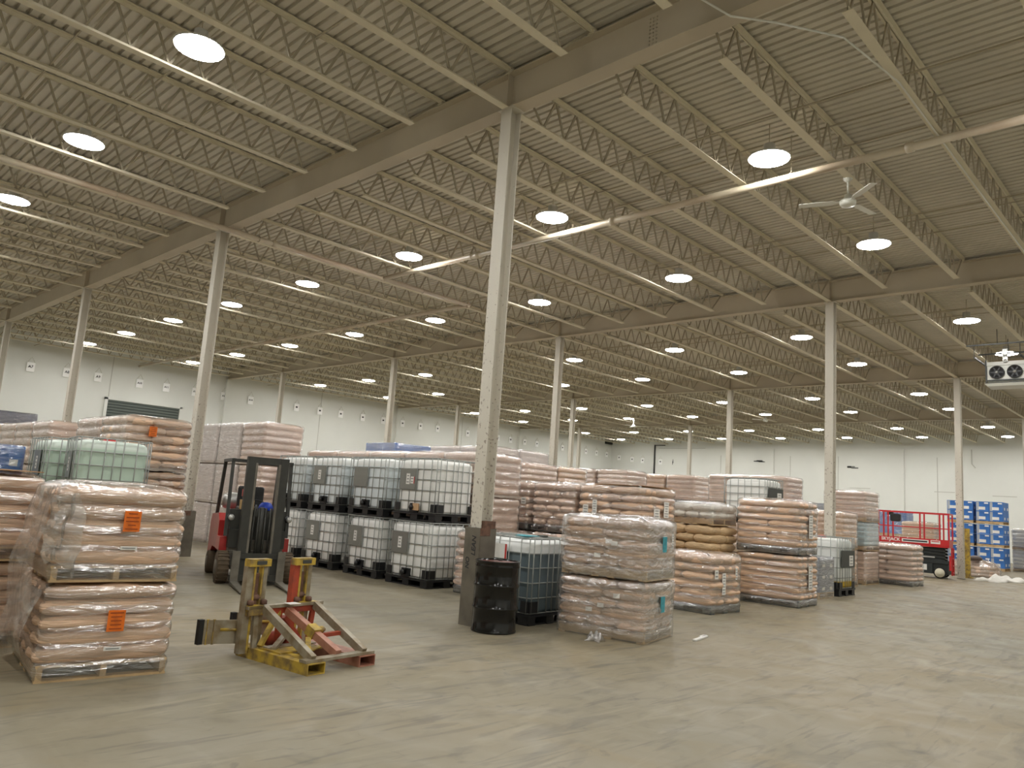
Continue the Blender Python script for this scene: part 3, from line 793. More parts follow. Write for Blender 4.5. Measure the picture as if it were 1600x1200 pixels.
def bottle_mesh(m_, wx=1.0, wy=1.2, h=1.16):
    b = B(m_); b.smooth = True; rings = []
    def ring(z, ins, rc):
        pts = []; x0, y0, x1, y1 = .035+ins, .035+ins, wx-.035-ins, wy-.035-ins
        for cx, cy, a0 in ((x1-rc, y1-rc, 0), (x0+rc, y1-rc, pi/2), (x0+rc, y0+rc, pi), (x1-rc, y0+rc, 3*pi/2)):
            for k in range(7):
                a = a0+pi/2*k/6; pts.append((cx+rc*cos(a), cy+rc*sin(a)))
        out = []
        for i in range(len(pts)):   # subdivide the long edges so that they can bulge
            p = pts[i]; q = pts[(i+1) % len(pts)]; out.append(V((p[0], p[1], z)))
            if (V(p)-V(q)).length > .3:
                for k in range(1, 8):
                    s_ = k/8; pp = V(p).lerp(V(q), s_); rib = .006*cos(s_*8*pi)-.004
                    nrm = V((pp.y-wy/2 < 0 and 0 or 0, 0)); c = V((wx/2, wy/2)); dd = pp-c
                    if abs(dd.x)/wx > abs(dd.y)/wy: pp = pp+V((math.copysign(rib, dd.x), 0))
                    else: pp = pp+V((0, math.copysign(rib, dd.y)))
                    out.append(V((pp.x, pp.y, z)))
        return out
    for z, ins, rc in ((.155, .05, .08), (.175, .015, .10), (.21, 0, .11), (.5, .004, .11), (.9, .002, .11), (1.02, 0, .11), (1.08, .012, .11), (1.115, .05, .10), (1.13, .12, .08)):
        rings.append(ring(z, ins, rc))
    b.loft(rings, True); return b.mesh('bottle')
def ibc_pallet_mesh(wx=1.0, wy=1.2, m_='black_plastic'):
    b = B(m_); b.box((wx/2, wy/2, .128), (wx+.01, wy+.01, .03))
    for i in range(3):
        for j in range(3): b.box((.09+(wx-.18)*i/2, .1+(wy-.2)*j/2, .07), (.16, .18, .1))
    for i in range(3): b.box((.09+(wx-.18)*i/2, wy/2, .011), (.14, wy, .022))
    for j in (0, 2): b.box((wx/2, .1+(wy-.2)*j/2, .011), (wx, .14, .022))
    return b.mesh('pallet')
def box_mesh(key, m_, c, d): return cached((key, m_), lambda: B(m_).box(c, d).mesh(key))
CAGE = cage_mesh(); IPAL = ibc_pallet_mesh()
def cap_mesh(m_):
    b = B(m_); b.lathe((.5, .6, 1.13), [(.10, 0), (.10, .02), (.085, .022), (.085, .045), (.03, .048)], 20); return b.mesh('cap')
def tote(x, y, z, label, bottle='bottle_white', rz=0, plate='plate_grey', sticker=1, cap='white_plastic', group='caged tote tanks', sz=1.0, valve=True, pface='x', pa=.80):
    t = thing('caged_tote', label, 'tote tank', (x, y, z), rz, group)
    sc = (1, 1, sz) if sz != 1 else None
    link('bottle', cached(('btl', bottle), lambda: bottle_mesh(bottle)), t, scale=sc)
    link('cage', CAGE, t, scale=sc); link('pallet', IPAL, t, scale=sc)
    link('cap', cached(('cap', cap), lambda: cap_mesh(cap)), t, scale=sc)
    if valve:
        b = B('black_plastic'); b.box((.012, .6, .23), (.06, .22, .16)); b.lathe((-.02, .6, .24), [(.04, 0), (.04, -.05), (.05, -.05), (.05, -.075)], 12, 'X'); b.box((-.045, .6, .30), (.02, .1, .03))
        b2 = link('valve', cached(('valve',), lambda: b.mesh('valve')), t, scale=sc)
    for cx, cy, dx_, dy_ in ((.1, .012, .17, .03), (.9, .012, .12, .03), (.012, .09, .03, .12), (.012, 1.1, .03, .14)):
        link('corner_pad', cached(('pad', dx_, dy_), lambda: B('black_plastic').box((0, 0, 0), (dx_, dy_, .15)).mesh('corner_pad')), t, (cx, cy, .24))
    if plate:
        b = B(plate)
        if pface == 'x': b.box((-.006, pa+.04, .76*sz), (.006, .46, .39)); 
        else: b.box((.53, -.006, .74*sz), (.84, .006, .38))
        part(b, 'label_plate', t, label='dark metal label plate' if plate == 'plate_dark' else 'grey metal label plate')
    if plate and sticker:
        if pface == 'x':
            card(t, 'x', pa+.03, .76, .10, .20, 'sticker', 'paper_label', 3, .0115)
            if sticker > 1: card(t, 'x', pa-.09, .74, .09, .13, 'sticker', 'paper_label', 2, .0115); card(t, 'x', pa-.145, .74, .02, .13, 'red_ink', 'red_strip', 0, .0125)
        else: card(t, 'y', .72, .70*sz, .24, .24, 'sticker', 'paper_label', 3, .0115)
    return t
iy = [3.14, 4.63, 6.13, 7.63]
wh = ['nearest the speckled column', 'second back from the speckled column', 'third back from the speckled column', 'fourth back, just behind the forklift mast']
for k, y in enumerate(iy):
    tote(1.82, y, 0, 'white caged tote on the floor, %s' % wh[k], 'bottle_white', R(random.uniform(-2, 2)), sticker=1, group='row of white caged totes')
    u = tote(1.86+(.06 if k == 0 else 0), y+.03, 1.176, 'white caged tote stacked on another, %s' % wh[k], 'bottle_white' if k == 0 else 'bottle_bluish', R(random.uniform(-2, 2)), sticker=(2, 0, 1, 0)[k], group='row of white caged totes')
    if k == 0:
        b = B('tan_panel'); b.box((-.05, .5, .25), (.02, .16, .13)); part(b, 'valve_cover', u, label='tan cloth over the valve')
tote(-3.72, 4.56, .99, 'nearer greenish caged tote with a red cap, raised on bags', 'bottle_green', R(-10), cap='red_ink', group='greenish caged totes', pa=.5, sticker=1)
tote(-3.72, 5.96, .99, 'farther greenish caged tote, raised on bags behind the red-capped one', 'bottle_green', R(-4), group='greenish caged totes', pa=.5, sticker=1)
D = tote(.62, -.40, 0, 'dark slate caged tote standing behind the black drum', 'bottle_slate', R(3), sticker=0, plate=None, cap='cyan_mark', group='caged tote tanks')
b = B('sticker'); b.box((-.008, .62, .95), (.005, .34, .2)); b.use('red_ink'); b.box((-.0115, .47, .95), (.004, .03, .2)); part(b, 'paper_label', D, label='white label with a red edge')
b = B('cyan_mark'); b.box((.3, .35, 1.178), (.3, .2, .008)); b.use('plate_dark'); b.box((.62, .32, 1.18), (.12, .1, .02)); part(b, 'top_sheet', D, label='green sheet on top')
tote(10.95, -.65, 0, 'white caged tote with a yellow bottom layer, dark plate, beside blue cartons', 'bottle_yellow', 0, plate='plate_dark', cap='red_ink', sz=1.15, pface='y', pa=.62, group='caged tote tanks', valve=False)
tote(11.2, 1.25, 1.5, 'white caged tote with a black plate, raised high behind the tall wrapped stack', 'bottle_white', 0, plate='plate_dark', pface='y', pa=.66, group='caged tote tanks', valve=False)
stack(11.15, 1.22, 1.1, 1.25, [.74, .72], 5, lambda L_, n: '%s bag pallet under the raised white tote with a black plate' % lev(L_, n), 'bags under the raised tote', covered=True)

# ---------------------------------------------------------------- tall row on the left (C)
random.seed(21)
for k in range(12):
    y = 5.98+k*1.3 + (0.0 if k < 2 else .35)
    hs = [.86, .86, .88] if k < 6 else [.86, .86, .90]
    if k == 2: continue
    st_ = stack(-2.58, y, 1.1, 1.22, hs, 5 if k else 6, lambda L_, n: '%s wrapped bag pallet in the %s stack of the tall left row' % (lev(L_, n), ORD[k]), 'tall row of bag pallets beyond the greenish totes', ph_=.05, pal='slip_sheet', fine=(k == 0), kind='pink_bag' if k else 'kraft_bag')
    if k == 0: card(st_[2], 'y', .42, .66, .13, .17, 'orange_card', 'placard', 5, .045, 'orange_dark', label='orange placard')
# blue cartons in front of that row
def carton_load(x, y, z, wx, wy, h, label, group, m_='blue_carton', rz=0, n=(2, 2, 2), film=True, pal='pallet_wood', top=True, deco=True):
    t = thing('wrapped_carton_pallet', label, 'pallet load', (x, y, z), rz, group)
    link('pallet', cached(('p', wx, wy, pal, .13), lambda: pallet_mb(wx, wy, .13, pal).mesh('pallet')), t)
    bx, by, bz = wx/n[0], wy/n[1], (h-.13)/n[2]
    def mk():
        b = B(m_); b.box((0, 0, 0), (bx*.985, by*.985, bz*.985))
        if deco:
            b.use('sticker')
            b.box((-bx*.493, by*.05, -bz*.2), (.004, by*.5, bz*.3)); b.box((-bx*.493, -by*.28, bz*.34), (.004, by*.3, bz*.14))
            b.box((bx*.1, -by*.493, -bz*.18), (bx*.34, .004, bz*.26))
            b.use('carton_grey'); b.box((-bx*.4935, by*.36, .0), (.003, by*.2, bz*.9))
        return b.mesh('carton')
    me = cached(('ct', m_, round(bx, 2), round(by, 2), round(bz, 2), deco), mk)
    for i in range(n[0]):
        for j in range(n[1]):
            for k in range(n[2]): link('carton', me, t, (bx*(i+.5), by*(j+.5), .13+bz*(k+.5)))
    if film: link('stretch_wrap', cached(('f', wx, wy, round(h, 2), n[2], 9, top), lambda: shell(wx, wy, h+.008, n[2], 'stretch_film', 77, .02, .004, .012 if top else 0, .006, noise=.004, bottom=False).mesh('stretch_wrap')), t)
    return t
for k, (x, y) in enumerate(((-4.72, 7.5), (-5.9, 7.6))):
    stack(x, y, 1.1, 1.2, [1.02], 6, lambda L_, n: 'bag pallet under the %s blue carton load beside the greenish totes' % ('first', 'second')[k], 'bag pallets under the blue cartons', covered=True)
    carton_load(x, y, 1.04, 1.1, 1.2, .96, '%s blue carton pallet left of the greenish totes' % ('inner', 'outer')[k], 'blue cartons beside the greenish totes', n=(3, 2, 2))
# dark carton load standing high in front of the side wall
stack(-.7, 23.6, 1.25, 1.2, [1.18, 1.18], 5, lambda L_, n: '%s pallet under the navy carton load by the side wall' % lev(L_, n), 'loads under the navy cartons', covered=True)
carton_load(-.7, 23.6, 2.4, 1.25, 1.2, 1.15, 'dark navy wrapped carton pallet, top of a stack by the side wall', None, 'navy_carton', n=(2, 2, 3), deco=False)

# ---------------------------------------------------------------- tall stacks behind the forklift (E)
random.seed(33)
for k in range(4):
    y = 10.15+k*1.3
    stack(2.15, y, 1.1, 1.2, [1.05, 1.05, 1.05], 6, lambda L_, n: '%s greyish wrapped pallet, %s stack back of the tall group behind the forklift' % (lev(L_, n), ORD[k]), 'tall greyish stacks behind the forklift', kind='grey_bag' if k else 'pink_bag', smooth_side=(k > 0), ph_=.05, pal='slip_sheet')
# row behind the white totes
for k in range(5):
    y = 3.3+k*1.32
    stack(3.2, y, 1.1, 1.22, [.84, .84, .84], 5, lambda L_, n: '%s bag pallet, %s stack of the row hidden behind the white totes' % (lev(L_, n), ORD[k]), 'bag row behind the white totes', kind='pink_bag', ph_=.05, pal='slip_sheet')
stack(4.9, 8.4, 1.2, 1.3, [.84, .84, .84], 5, lambda L_, n: '%s bag pallet under the low blue carton load' % lev(L_, n), 'stack under the low blue cartons', covered=True)
carton_load(4.9, 8.4, 2.58, 1.2, 1.3, .36, 'low blue wrapped load lying on top of bags behind the white totes', None, 'blue_carton', n=(2, 2, 1), deco=False)
# pink load half hidden behind the column
stack(2.06, 1.5, 1.0, 1.2, [1.05], 7, lambda L_, n: 'low pink bag pallet half hidden behind the speckled column', None, kind='pink_bag', pal='pallet_plastic', fine=True)

# ---------------------------------------------------------------- block right of the column (M)
random.seed(8)
for k, (y, wy) in enumerate(((.62, 1.5), (2.25, 1.1), (3.5, 1.15), (4.8, 1.15))):
    st_ = stack(4.75, y, 1.15, wy, [1.07, .98], 6, lambda L_, n: '%s bag pallet, %s stack back in the row behind the slate tote' % (lev(L_, n), ORD[k]), 'bag row behind the slate tote', kind='kraft_bag' if k == 0 else 'pink_bag', fine=(k < 3), pal='pallet_wood' if k == 0 else 'pallet_plastic')
    if k == 0:
        card(st_[1], 'x', 1.30, .52, .13, .17, 'sticker', 'paper_label', 3); card(st_[1], 'x', 1.08, .56, .11, .3, 'sticker', 'paper_label', 6)
        card(st_[1], 'y', .45, .52, .2, .17, 'sticker', 'paper_label', 3); card(st_[1], 'y', .78, .6, .17, .3, 'sticker', 'paper_label', 6)
        b = B('brown_sheet'); b.box((.55, .6, 1.02), (1.0, 1.15, .008)); part(b, 'cap_sheet', st_[1])
    if k == 2: card(st_[1], 'x', .1, .60, .14, .14, 'sticker', 'paper_label', 2)
# rows behind it (F, S)
for k, x in enumerate((6.72, 7.95)):
    stack(x, 5.35, 1.15, 1.15, [.86, .86, .86], 6, lambda L_, n: '%s bag pallet in the %s stack behind the slate tote row' % (lev(L_, n), ('nearer', 'farther')[k]), 'two bag stacks rising behind the row', kind='kraft_bag' if k else 'pink_bag', fine=False, ph_=.05, pal='slip_sheet')
for k, (x, y) in enumerate(((6.72, 6.75), (6.72, 8.05), (7.95, 6.75))):
    stack(x, y, 1.15, 1.2, [1.0, 1.0, 1.0], 6, lambda L_, n: '%s greyish wrapped pallet in the %s smooth-sided stack behind the column' % (lev(L_, n), ORD[k]), 'smooth greyish stacks right behind the column', kind='grey_bag', smooth_side=True, ph_=.05, pal='slip_sheet')

# ---------------------------------------------------------------- front wrapped pair (H)
hr = R(12)
Hx = []
for z, w_, sd in ((0, 'lower', 1), (.76, 'upper', 3)):
    t = load(1.04, -1.97, z, .98, 1.2, .745, 5, w_+' heavily wrapped tan bag pallet with cyan marks, beside the slate tote', 'wrapped pair with cyan marks', rz=hr, seed=sd, kind='kraft_bag', top=(z > 0))
    Hx.append(t); card(t, 'y', .52, .46 if z else .45, .15, .2, 'cyan_mark', 'cyan_mark', 0, .04, label='cyan printed mark')
    link('outer_wrap', cached(('ow', sd), lambda: shell(.98, 1.2, .755 if z else .74, 3, 'outer_film', sd+90, .045, .02, .04 if z else 0, .004, noise=.014, bottom=False).mesh('outer_wrap')), t)
    rs = random.Random(sd)
    for q in range(3): card(t, 'x', rs.uniform(.3, .9), rs.uniform(.25, .6), .09, .055, 'sticker', 'bag_tag', 0, .03)
card(Hx[1], 'y', .82, .50, .07, .19, 'sticker', 'paper_label', 5, .04)
b = B('loose_film'); b.smooth = True
def scrap(name, x, y, s, label, m_='loose_film', seed=1, h=.12, sx_=1, sy_=1, cat='film scrap', flat=False):
    rs = random.Random(seed); b = B(m_); b.smooth = True; n = 16; vs = []; ph = [rs.uniform(0, 6) for _ in range(8)]
    for i in range(n+1):
        for j in range(n+1):
            u, v = i/n*2-1, j/n*2-1; rad = max(0, 1-(u*u+v*v)*.5)
            e = (1+.15*sin(5*math.atan2(v, u)+ph[0])+.1*sin(9*math.atan2(v, u)+ph[1]))
            z = h*(rad**1.3*(.55+.35*sin(5*u+ph[2])*sin(4*v+ph[3])+.25*sin(9*u-5*v+ph[4])) if not flat else (max(0, 1-u**4)*max(0, 1-v**4))**.5*(.62+.16*sin(4*u+ph[2])+.12*sin(5*v+ph[3])+.1*sin(8*u-5*v+ph[4])))+.006
            if i in (0, n) or j in (0, n): z = .004
            vs.append((u*s*sx_*e*.75, v*s*sy_*e*.75, max(z, .004)))
    fs = [(i*(n+1)+j, (i+1)*(n+1)+j, (i+1)*(n+1)+j+1, i*(n+1)+j+1) for i in range(n) for j in range(n)]
    b.add(vs, fs)
    t = thing(name, label, cat, (x, y, 0), rs.uniform(0, 3), me=b.mesh(name))
    so = t.modifiers.new('thick', 'SOLIDIFY'); so.thickness = .004
    return t
scrap('film_scrap', .66, -1.5, .13, 'crumpled clear film scrap on the floor by the wrapped pair', h=.14)
b = B('sticker'); b.box((0, 0, .012), (.5, .05, .02)); b.box((.2, .03, .012), (.18, .05, .02)); thing('wood_strip', 'pale broken strip on the floor beside the wrapped pair with cyan marks', 'strip', (2.2, -2.1, 0), .2, me=b.mesh('wood_strip'))

# ---------------------------------------------------------------- loads further right (I, Q, J, K, N, ...)
I_ = load(4.57, -.93, 0, 1.05, 1.18, .95, 6, 'single kraft bag pallet with white labels right of the cyan-marked pair', None, rz=R(0), seed=2, pal='pallet_plastic', pattern='y')
card(I_, 'y', .12, .66, .12, .15, 'sticker', 'paper_label', 2); card(I_, 'y', .38, .5, .12, .36, 'sticker', 'paper_label', 7); card(I_, 'y', .82, .66, .07, .2, 'sticker', 'paper_label', 4)
Q1 = load(6.55, .2, 0, 1.1, 1.2, 1.42, 8, 'tall open tan bag pallet behind the single labelled load', None, kind='tan_bag', film=False, seed=1)
Q2 = load(6.6, .2, 1.45, 1.0, .95, .40, 2, 'short load of white film-wrapped bags on a bare pallet atop tan bags', None, kind='white_bag', seed=2)
for z, w_, sd in ((0, 'bottom', 0), (.995, 'top', 2)):
    t = load(7.42, -1.2, z, 1.1, 1.25, .98 if z == 0 else 1.02, 7, w_+' pallet of the tall two-high wrapped stack beside blue cartons', 'tall two-high wrapped stack', rz=R(4), kind='kraft_bag', seed=sd, pal='pallet_plastic', top=(z > 0), pattern='y')
    card(t, 'y', .6, .55, .22, .46, 'sticker', 'paper_label', 8)
carton_load(9.8, -.65, 0, .85, 1.0, .88, 'small wrapped blue and white carton pallet between stack and tote', None, 'grey_blue_carton', n=(2, 2, 3))
load(17.05, -.42, 0, 1.0, 1.4, 1.15, 7, 'single wrapped bag pallet standing alone in front of the red lift', None, rz=R(-2), kind='pink_bag', seed=1, pal='pallet_plastic', pattern='y')
stack(13.75, .3, 1.1, 1.35, [.98, .95], 6, lambda L_, n: '%s bag pallet behind the white tote with the yellow layer' % lev(L_, n), 'stack behind the yellow-layer tote', kind='kraft_bag')
st_ = stack(15.6, .35, 1.1, 1.2, [.93, .8, .84], 6, lambda L_, n: '%s pallet of the tall stack with a pale blue middle, left of the red lift' % lev(L_, n), 'tall stack left of the red lift', kinds=('pink_bag', 'pale_bag', 'pink_bag'))
for k in range(2):
    stack(14.7, 2.25+k*1.35, 1.1, 1.25, [.98, .95, .95], 6, lambda L_, n: '%s bag pallet, %s stack behind the raised white tote' % (lev(L_, n), ('nearer', 'farther')[k]), 'bag stacks behind the raised tote', kind='pink_bag')
for k in range(5):
    stack(16.0, 6.1+k*1.22, 1.1, 1.15, [.97, .97, .95], 6, lambda L_, n: '%s bag pallet, %s stack along the distant centre row' % (lev(L_, n), ORD[k]), 'distant centre row of bag pallets', kind='kraft_bag' if k % 2 else 'pink_bag', pal='pallet_plastic')
stack(17.3, 1.14, 1.1, 1.2, [1.15], 6, lambda L_, n: 'crumpled white wrapped pallet behind the lone bag pallet', None, kind='white_bag', covered=True)
carton_load(17.3, 1.14, 1.19, 1.1, 1.2, .3, 'thin blue carton layer on the crumpled white pallet', None, 'blue_carton', n=(2, 2, 1), deco=False)
# beyond the red lift
random.seed(4)
carton_load(31.3, 7.6, 0, 1.2, 1.6, 1.3, 'lower grey-blue wrapped load behind the control end of the red lift', 'grey-blue pair behind the lift', 'grey_blue_carton', n=(2, 2, 2), deco=False)
carton_load(31.3, 7.6, 1.34, 1.2, 1.6, 1.25, 'upper grey-blue wrapped load behind the control end of the red lift', 'grey-blue pair behind the lift', 'grey_blue_carton', n=(2, 2, 2), deco=False)
stack(31.6, 5.9, 1.2, 1.3, [1.1, 1.0], 5, lambda L_, n: '%s white bag pallet seen through the lift rails' % lev(L_, n), 'white bag stack behind the lift', kind='white_bag')
carton_load(31.8, 4.1, 0, 1.2, 1.5, 1.2, 'lower blue carton pallet seen through the lift rails', 'blue cartons behind the lift', 'navy_carton', n=(2, 2, 2), deco=False)
carton_load(31.8, 4.1, 1.24, 1.2, 1.5, 1.2, 'upper blue carton pallet seen through the lift rails', 'blue cartons behind the lift', 'blue_carton', n=(2, 2, 2), deco=False)
stack(27.4, 1.75, 1.1, 1.2, [1.0, .9], 6, lambda L_, n: '%s bag pallet between the red lift and the column' % lev(L_, n), 'bag stack between lift and column', kind='kraft_bag')
for k, y in enumerate((.62, 1.84)):
    for L_ in range(3):
        carton_load(34.2, y, L_*1.06, 1.2, 1.1, 1.03, '%s blue carton pallet in the %s three-high blue stack' % (lev(L_, 3), ('outer', 'inner')[k]), 'three-high blue carton stacks', 'blue_carton', n=(2, 2, 2), film=False)
for k, (x, y) in enumerate(((36.45, -.42), (36.45, -1.75))):
    stack(x, y, 1.1, 1.15, [1.0, .95], 5, lambda L_, n: '%s white bag pallet, %s of two stacks beyond the blue cartons' % (lev(L_, n), ('first', 'second')[k]), 'white bag stacks beyond the blue cartons', kind='white_bag', fine=False)
b = B('plate_dark'); b.box((.5, .5, .25), (.9, .06, .06)); b.box((.5, .1, .3), (.9, .06, .06)); b.bar((.1, .1, .03), (.3, .5, .4), .06, .06); b.bar((.7, .1, .03), (.9, .5, .4), .06, .06)
thing('dark_frame', 'dark steel frame lying on top of the white bag stacks', 'frame', (36.5, -.42, 2.02), me=b.mesh('dark_frame'))
# heap of torn bags
scrap('torn_bag', 25.3, -1.0, 1.15, 'flattened white torn bag sheet on the floor by a column', 'white_bag', 5, .28, 1.25, .5, 'torn bag')
hm = shell(1.5, .9, .42, 3, 'pink_bag', 5, 0, .05, .16, 0, noise=.07, seams=2)
hp = thing('collapsed_load', 'collapsed pinkish bag pile under torn film before the blue cartons', 'collapsed load', (26.3, .55, 0), -.9, me=hm.mesh('collapsed_load'))
part(shell(1.5, .9, .44, 3, 'loose_film', 6, .03, .03, .18, .004, noise=.06, bottom=False), 'torn_film', hp)
b = B('dark_bag'); b.lathe((0, 0, 0), [(.02, 0), (.2, .02), (.26, .08), (.2, .16), (.05, .2)], 14); b.box((.3, .1, .08), (.5, .25, .06), .4)
thing('torn_liner', 'dark torn liner lying on the collapsed pinkish pile', 'torn liner', (26.85, .15, .6), 1.2, me=b.mesh('torn_liner'))
b = B('worn_yellow'); b.box((0, 0, .9), (.12, .16, 1.8)); b.box((0, 0, .02), (.3, .3, .04)); thing('yellow_bollard', 'yellow steel post behind the column in front of the blue cartons', 'bollard', (25.3, .05, 0), me=b.mesh('yellow_bollard'))
# filler rows further back in the hall, only their tops show
random.seed(14)
for k in range(3):
    stack(12.6, 6.5+k*1.3, 1.1, 1.2, [.96, .94, .92], 6, lambda L_, n: '%s bag pallet, %s stack of the row before the distant centre row' % (lev(L_, n), ORD[k]), 'inner distant row of bag pallets', kind='pink_bag')

# ---------------------------------------------------------------- black drum
t = thing('steel_drum', 'glossy black steel drum with a rusty brown lid beside the column', 'drum', (-.09, -.45, 0))
b = B('black_paint'); r = .285; pr = [(.27, .0), (.287, .004), (.289, .02), (.28, .03)]
z = .03
for zz in (.3, .58):
    pr += [(r-.004, zz-.03), (r+.008, zz-.012), (r+.010, zz), (r+.008, zz+.012), (r-.004, zz+.03)]
pr += [(r-.004, .80), (r+.006, .815), (r-.002, .83), (r, .865), (r+.007, .873), (r+.007, .882), (r-.004, .885), (r-.012, .876), (r-.014, .862)]
b.lathe((0, 0, 0), pr, 48); part(b, 'body', t)
b = B('drum_lid'); b.lathe((0, 0, .858), [(.271, 0), (.271, .006), (.24, .004), (.235, .010), (.01, .010)], 40); part(b, 'lid', t, label='rusty brown lid')
b = B('black_paint'); b.lathe((.15, .1, .868), [(.03, 0), (.03, .014), (.01, .016)], 14); part(b, 'bung', t)

# ---------------------------------------------------------------- forklift (faces along its own -Y)
fd = math.atan2(-.949, -.316)
F = thing('forklift', 'red and black forklift with a tall dark mast, parked before the white totes', 'forklift', (-.80, 4.42, 0), fd+pi/2)
# local: x lateral, -y forward, +y rearward
for s in (-1, 1):
    b = B('truck_black'); b.box((s*.27, 0, 1.1), (.13, .16, 1.98)); part(b, 'mast_upright', F)
    b = B('truck_grey'); b.box((s*.19, -.02, 1.06), (.04, .11, 1.86)); part(b, 'inner_rail', F)
b = B('truck_black'); b.box((0, .0, 2.03), (.67, .14, .12)); b.box((0, .02, .35), (.6, .08, .12)); b.box((0, .06, 1.15), (.6, .05, .08)); part(b, 'mast_crossbar', F)
b = B('truck_black')
for x in (-.13, -.05, .06, .14): b.tube([(x, .02, .3), (x, .02, 1.25)], .018, 8)
b.lathe((0, .04, .3), [(.045, 0), (.045, .95), (.03, .96)], 14); part(b, 'lift_cylinder', F)
b = B('truck_black')
for z in (.12, .47): b.box((0, -.10, z), (.86, .05, .09))
for x in (-.38, .38, 0): b.box((x, -.10, .3), (.05, .04, .4))
part(b, 'carriage', F)
for s in (-1, 1):
    b = B('truck_grey')
    x = s*.36
    b.box((x, -.15, .29), (.12, .045, .52)); b.add([(x-.06, -.17, .03), (x+.06, -.17, .03), (x+.06, -.17, .075), (x-.06, -.17, .075), (x-.045, -1.18, .02), (x+.045, -1.18, .02), (x+.045, -1.18, .032), (x-.045, -1.18, .032)],
        [(0, 1, 2, 3), (4, 7, 6, 5), (0, 4, 5, 1), (1, 5, 6, 2), (2, 6, 7, 3), (3, 7, 4, 0)]); part(b, 'fork_tine', F)
b = B('truck_grey'); b.box((0, 1.0, .38), (.86, 1.7, .3)); b.box((0, .45, .6), (.9, .35, .2)); part(b, 'chassis', F)
b = B('truck_red'); b.prism([(.95, .5), (.95, .98), (1.15, 1.1), (1.95, 1.05), (2.08, .9), (2.08, .32), (1.9, .25), (1.5, .5)], -.54, .54, 'YZ'); b.box((-.5, .62, .62), (.14, .42, .22)); b.box((.5, .62, .62), (.14, .42, .22)); part(b, 'body', F, label='red bodywork')
b = B('black_plastic'); b.rbox((0, 1.12, 1.17), (.5, .45, .12), .05); b.rbox((0, 1.36, 1.38), (.46, .1, .42), .04); part(b, 'seat', F)
b = B('truck_black'); b.box((0, .42, .95), (.92, .16, .5)); b.box((-.38, .36, .72), (.16, .25, .3)); b.box((.38, .36, .72), (.16, .25, .3)); da = part(b, 'dashboard', F)
b = B('black_plastic'); ring = [(.16*cos(a), .68+.12*sin(a)*.9, 1.28+.08*sin(a)) for a in [2*pi*k/20 for k in range(21)]]; b.tube(ring, .014, 6); b.tube([(0, .68, 1.28), (0, .5, 1.0)], .02, 6); part(b, 'steering_wheel', F)
for x, y, x2, y2, nm in ((-.5, .35, -.49, .5, 'front'), (.5, .35, .49, .5, 'front'), (-.5, 1.8, -.48, 1.5, 'rear'), (.5, 1.8, .48, 1.5, 'rear')):
    b = B('truck_black'); b.bar((x, y, .75), (x2, y2, 2.02), .055, .055); part(b, 'guard_post', F)
b = B('truck_black')
for s in (-1, 1): b.bar((s*.49, .45, 2.03), (s*.48, 1.55, 2.03), .06, .05)
for y in (.47, .7, .9, 1.1, 1.3, 1.48): b.bar((-.48, y, 2.035), (.48, y, 2.035), .04, .03)
part(b, 'overhead_guard', F)
for s in (-1, 1):
    b = B('tyre'); b.lathe((s*.52, .22, .255), [(.12, -.09), (.235, -.09), (.255, -.07), (.255, .07), (.235, .09), (.12, .09)], 28, 'X')
    for k in range(22):
        a = 2*pi*k/22; b.box((s*.52, .22+.25*cos(a), .255+.25*sin(a)), (.17, .03, .03), mtx=M.Rotation(a, 3, 'X'))
    wf_ = part(b, 'front_wheel', F)
    b = B('truck_grey'); b.lathe((s*.52, .22, .255), [(.02, -.095), (.12, -.105), (.12, .105), (.02, .095)], 18, 'X'); part(b, 'hub', wf_)
    b = B('tyre'); b.lathe((s*.50, 1.68, .2), [(.1, -.08), (.185, -.08), (.2, -.06), (.2, .06), (.185, .08), (.1, .08)], 24, 'X'); wr_ = part(b, 'rear_wheel', F)
    b = B('truck_grey'); b.lathe((s*.50, 1.68, .2), [(.02, -.085), (.1, -.092), (.1, .092), (.02, .085)], 16, 'X'); part(b, 'hub', wr_)
    b = B('silver'); b.lathe((s*.47, .12, 1.07), [(.03, 0), (.045, .0), (.05, -.02), (.04, -.05)], 16, 'Y'); b.use('black_plastic'); b.lathe((s*.47, .16, 1.07), [(.055, -.02), (.06, .04), (.03, .07)], 16, 'Y'); part(b, 'headlight', F)
b = B('silver'); b.lathe((-.1, 1.78, 1.3), [(.02, -.34), (.12, -.31), (.155, -.22), (.155, .22), (.12, .31), (.02, .34)], 20, 'X'); part(b, 'gas_bottle', F, label='silver gas bottle')
b = B('black_plastic'); b.bar((-.22, .5, 1.9), (-.22, .5, 1.6), .02, .02); b.box((-.2, .52, 1.62), (.12, .08, .16)); b.use('truck_red'); b.box((-.24, .52, 1.48), (.08, .06, .12)); part(b, 'guard_fitting', F)
b = B('truck_black')
for x in (.33, .38, .43): b.tube([(x, .4, 1.2), (x+.02, .45, 1.4)], .01, 5); b.lathe((x+.02, .45, 1.4), [(.01, 0), (.02, .015), (.01, .03)], 8)
part(b, 'control_lever', F)
fx = M.Rotation(fd+pi/2, 4, 'Z')
def fpos(p): q = fx @ V(p); return (q.x-.80, q.y+4.42, q.z)
b = B('blue_plastic'); b.smooth = True; b.lathe((0, 0, 0), [(.115, 0), (.125, .03), (.115, .08), (.08, .125), (.02, .14)], 20); b.smooth = False; b.box((0, -.12, .015), (.16, .1, .012))
thing('hard_hat', 'bright blue hard hat resting inside the forklift cab', 'hard hat', fpos((.12, .42, 1.203)), fd+pi/2, me=b.mesh('hard_hat'))
b = B('cardboard'); b.box((0, 0, .08), (.22, .14, .16)); thing('small_box', 'small tan cardboard box on the forklift dashboard', 'box', fpos((-.2, .42, 1.203)), fd+pi/2, me=b.mesh('small_box'))

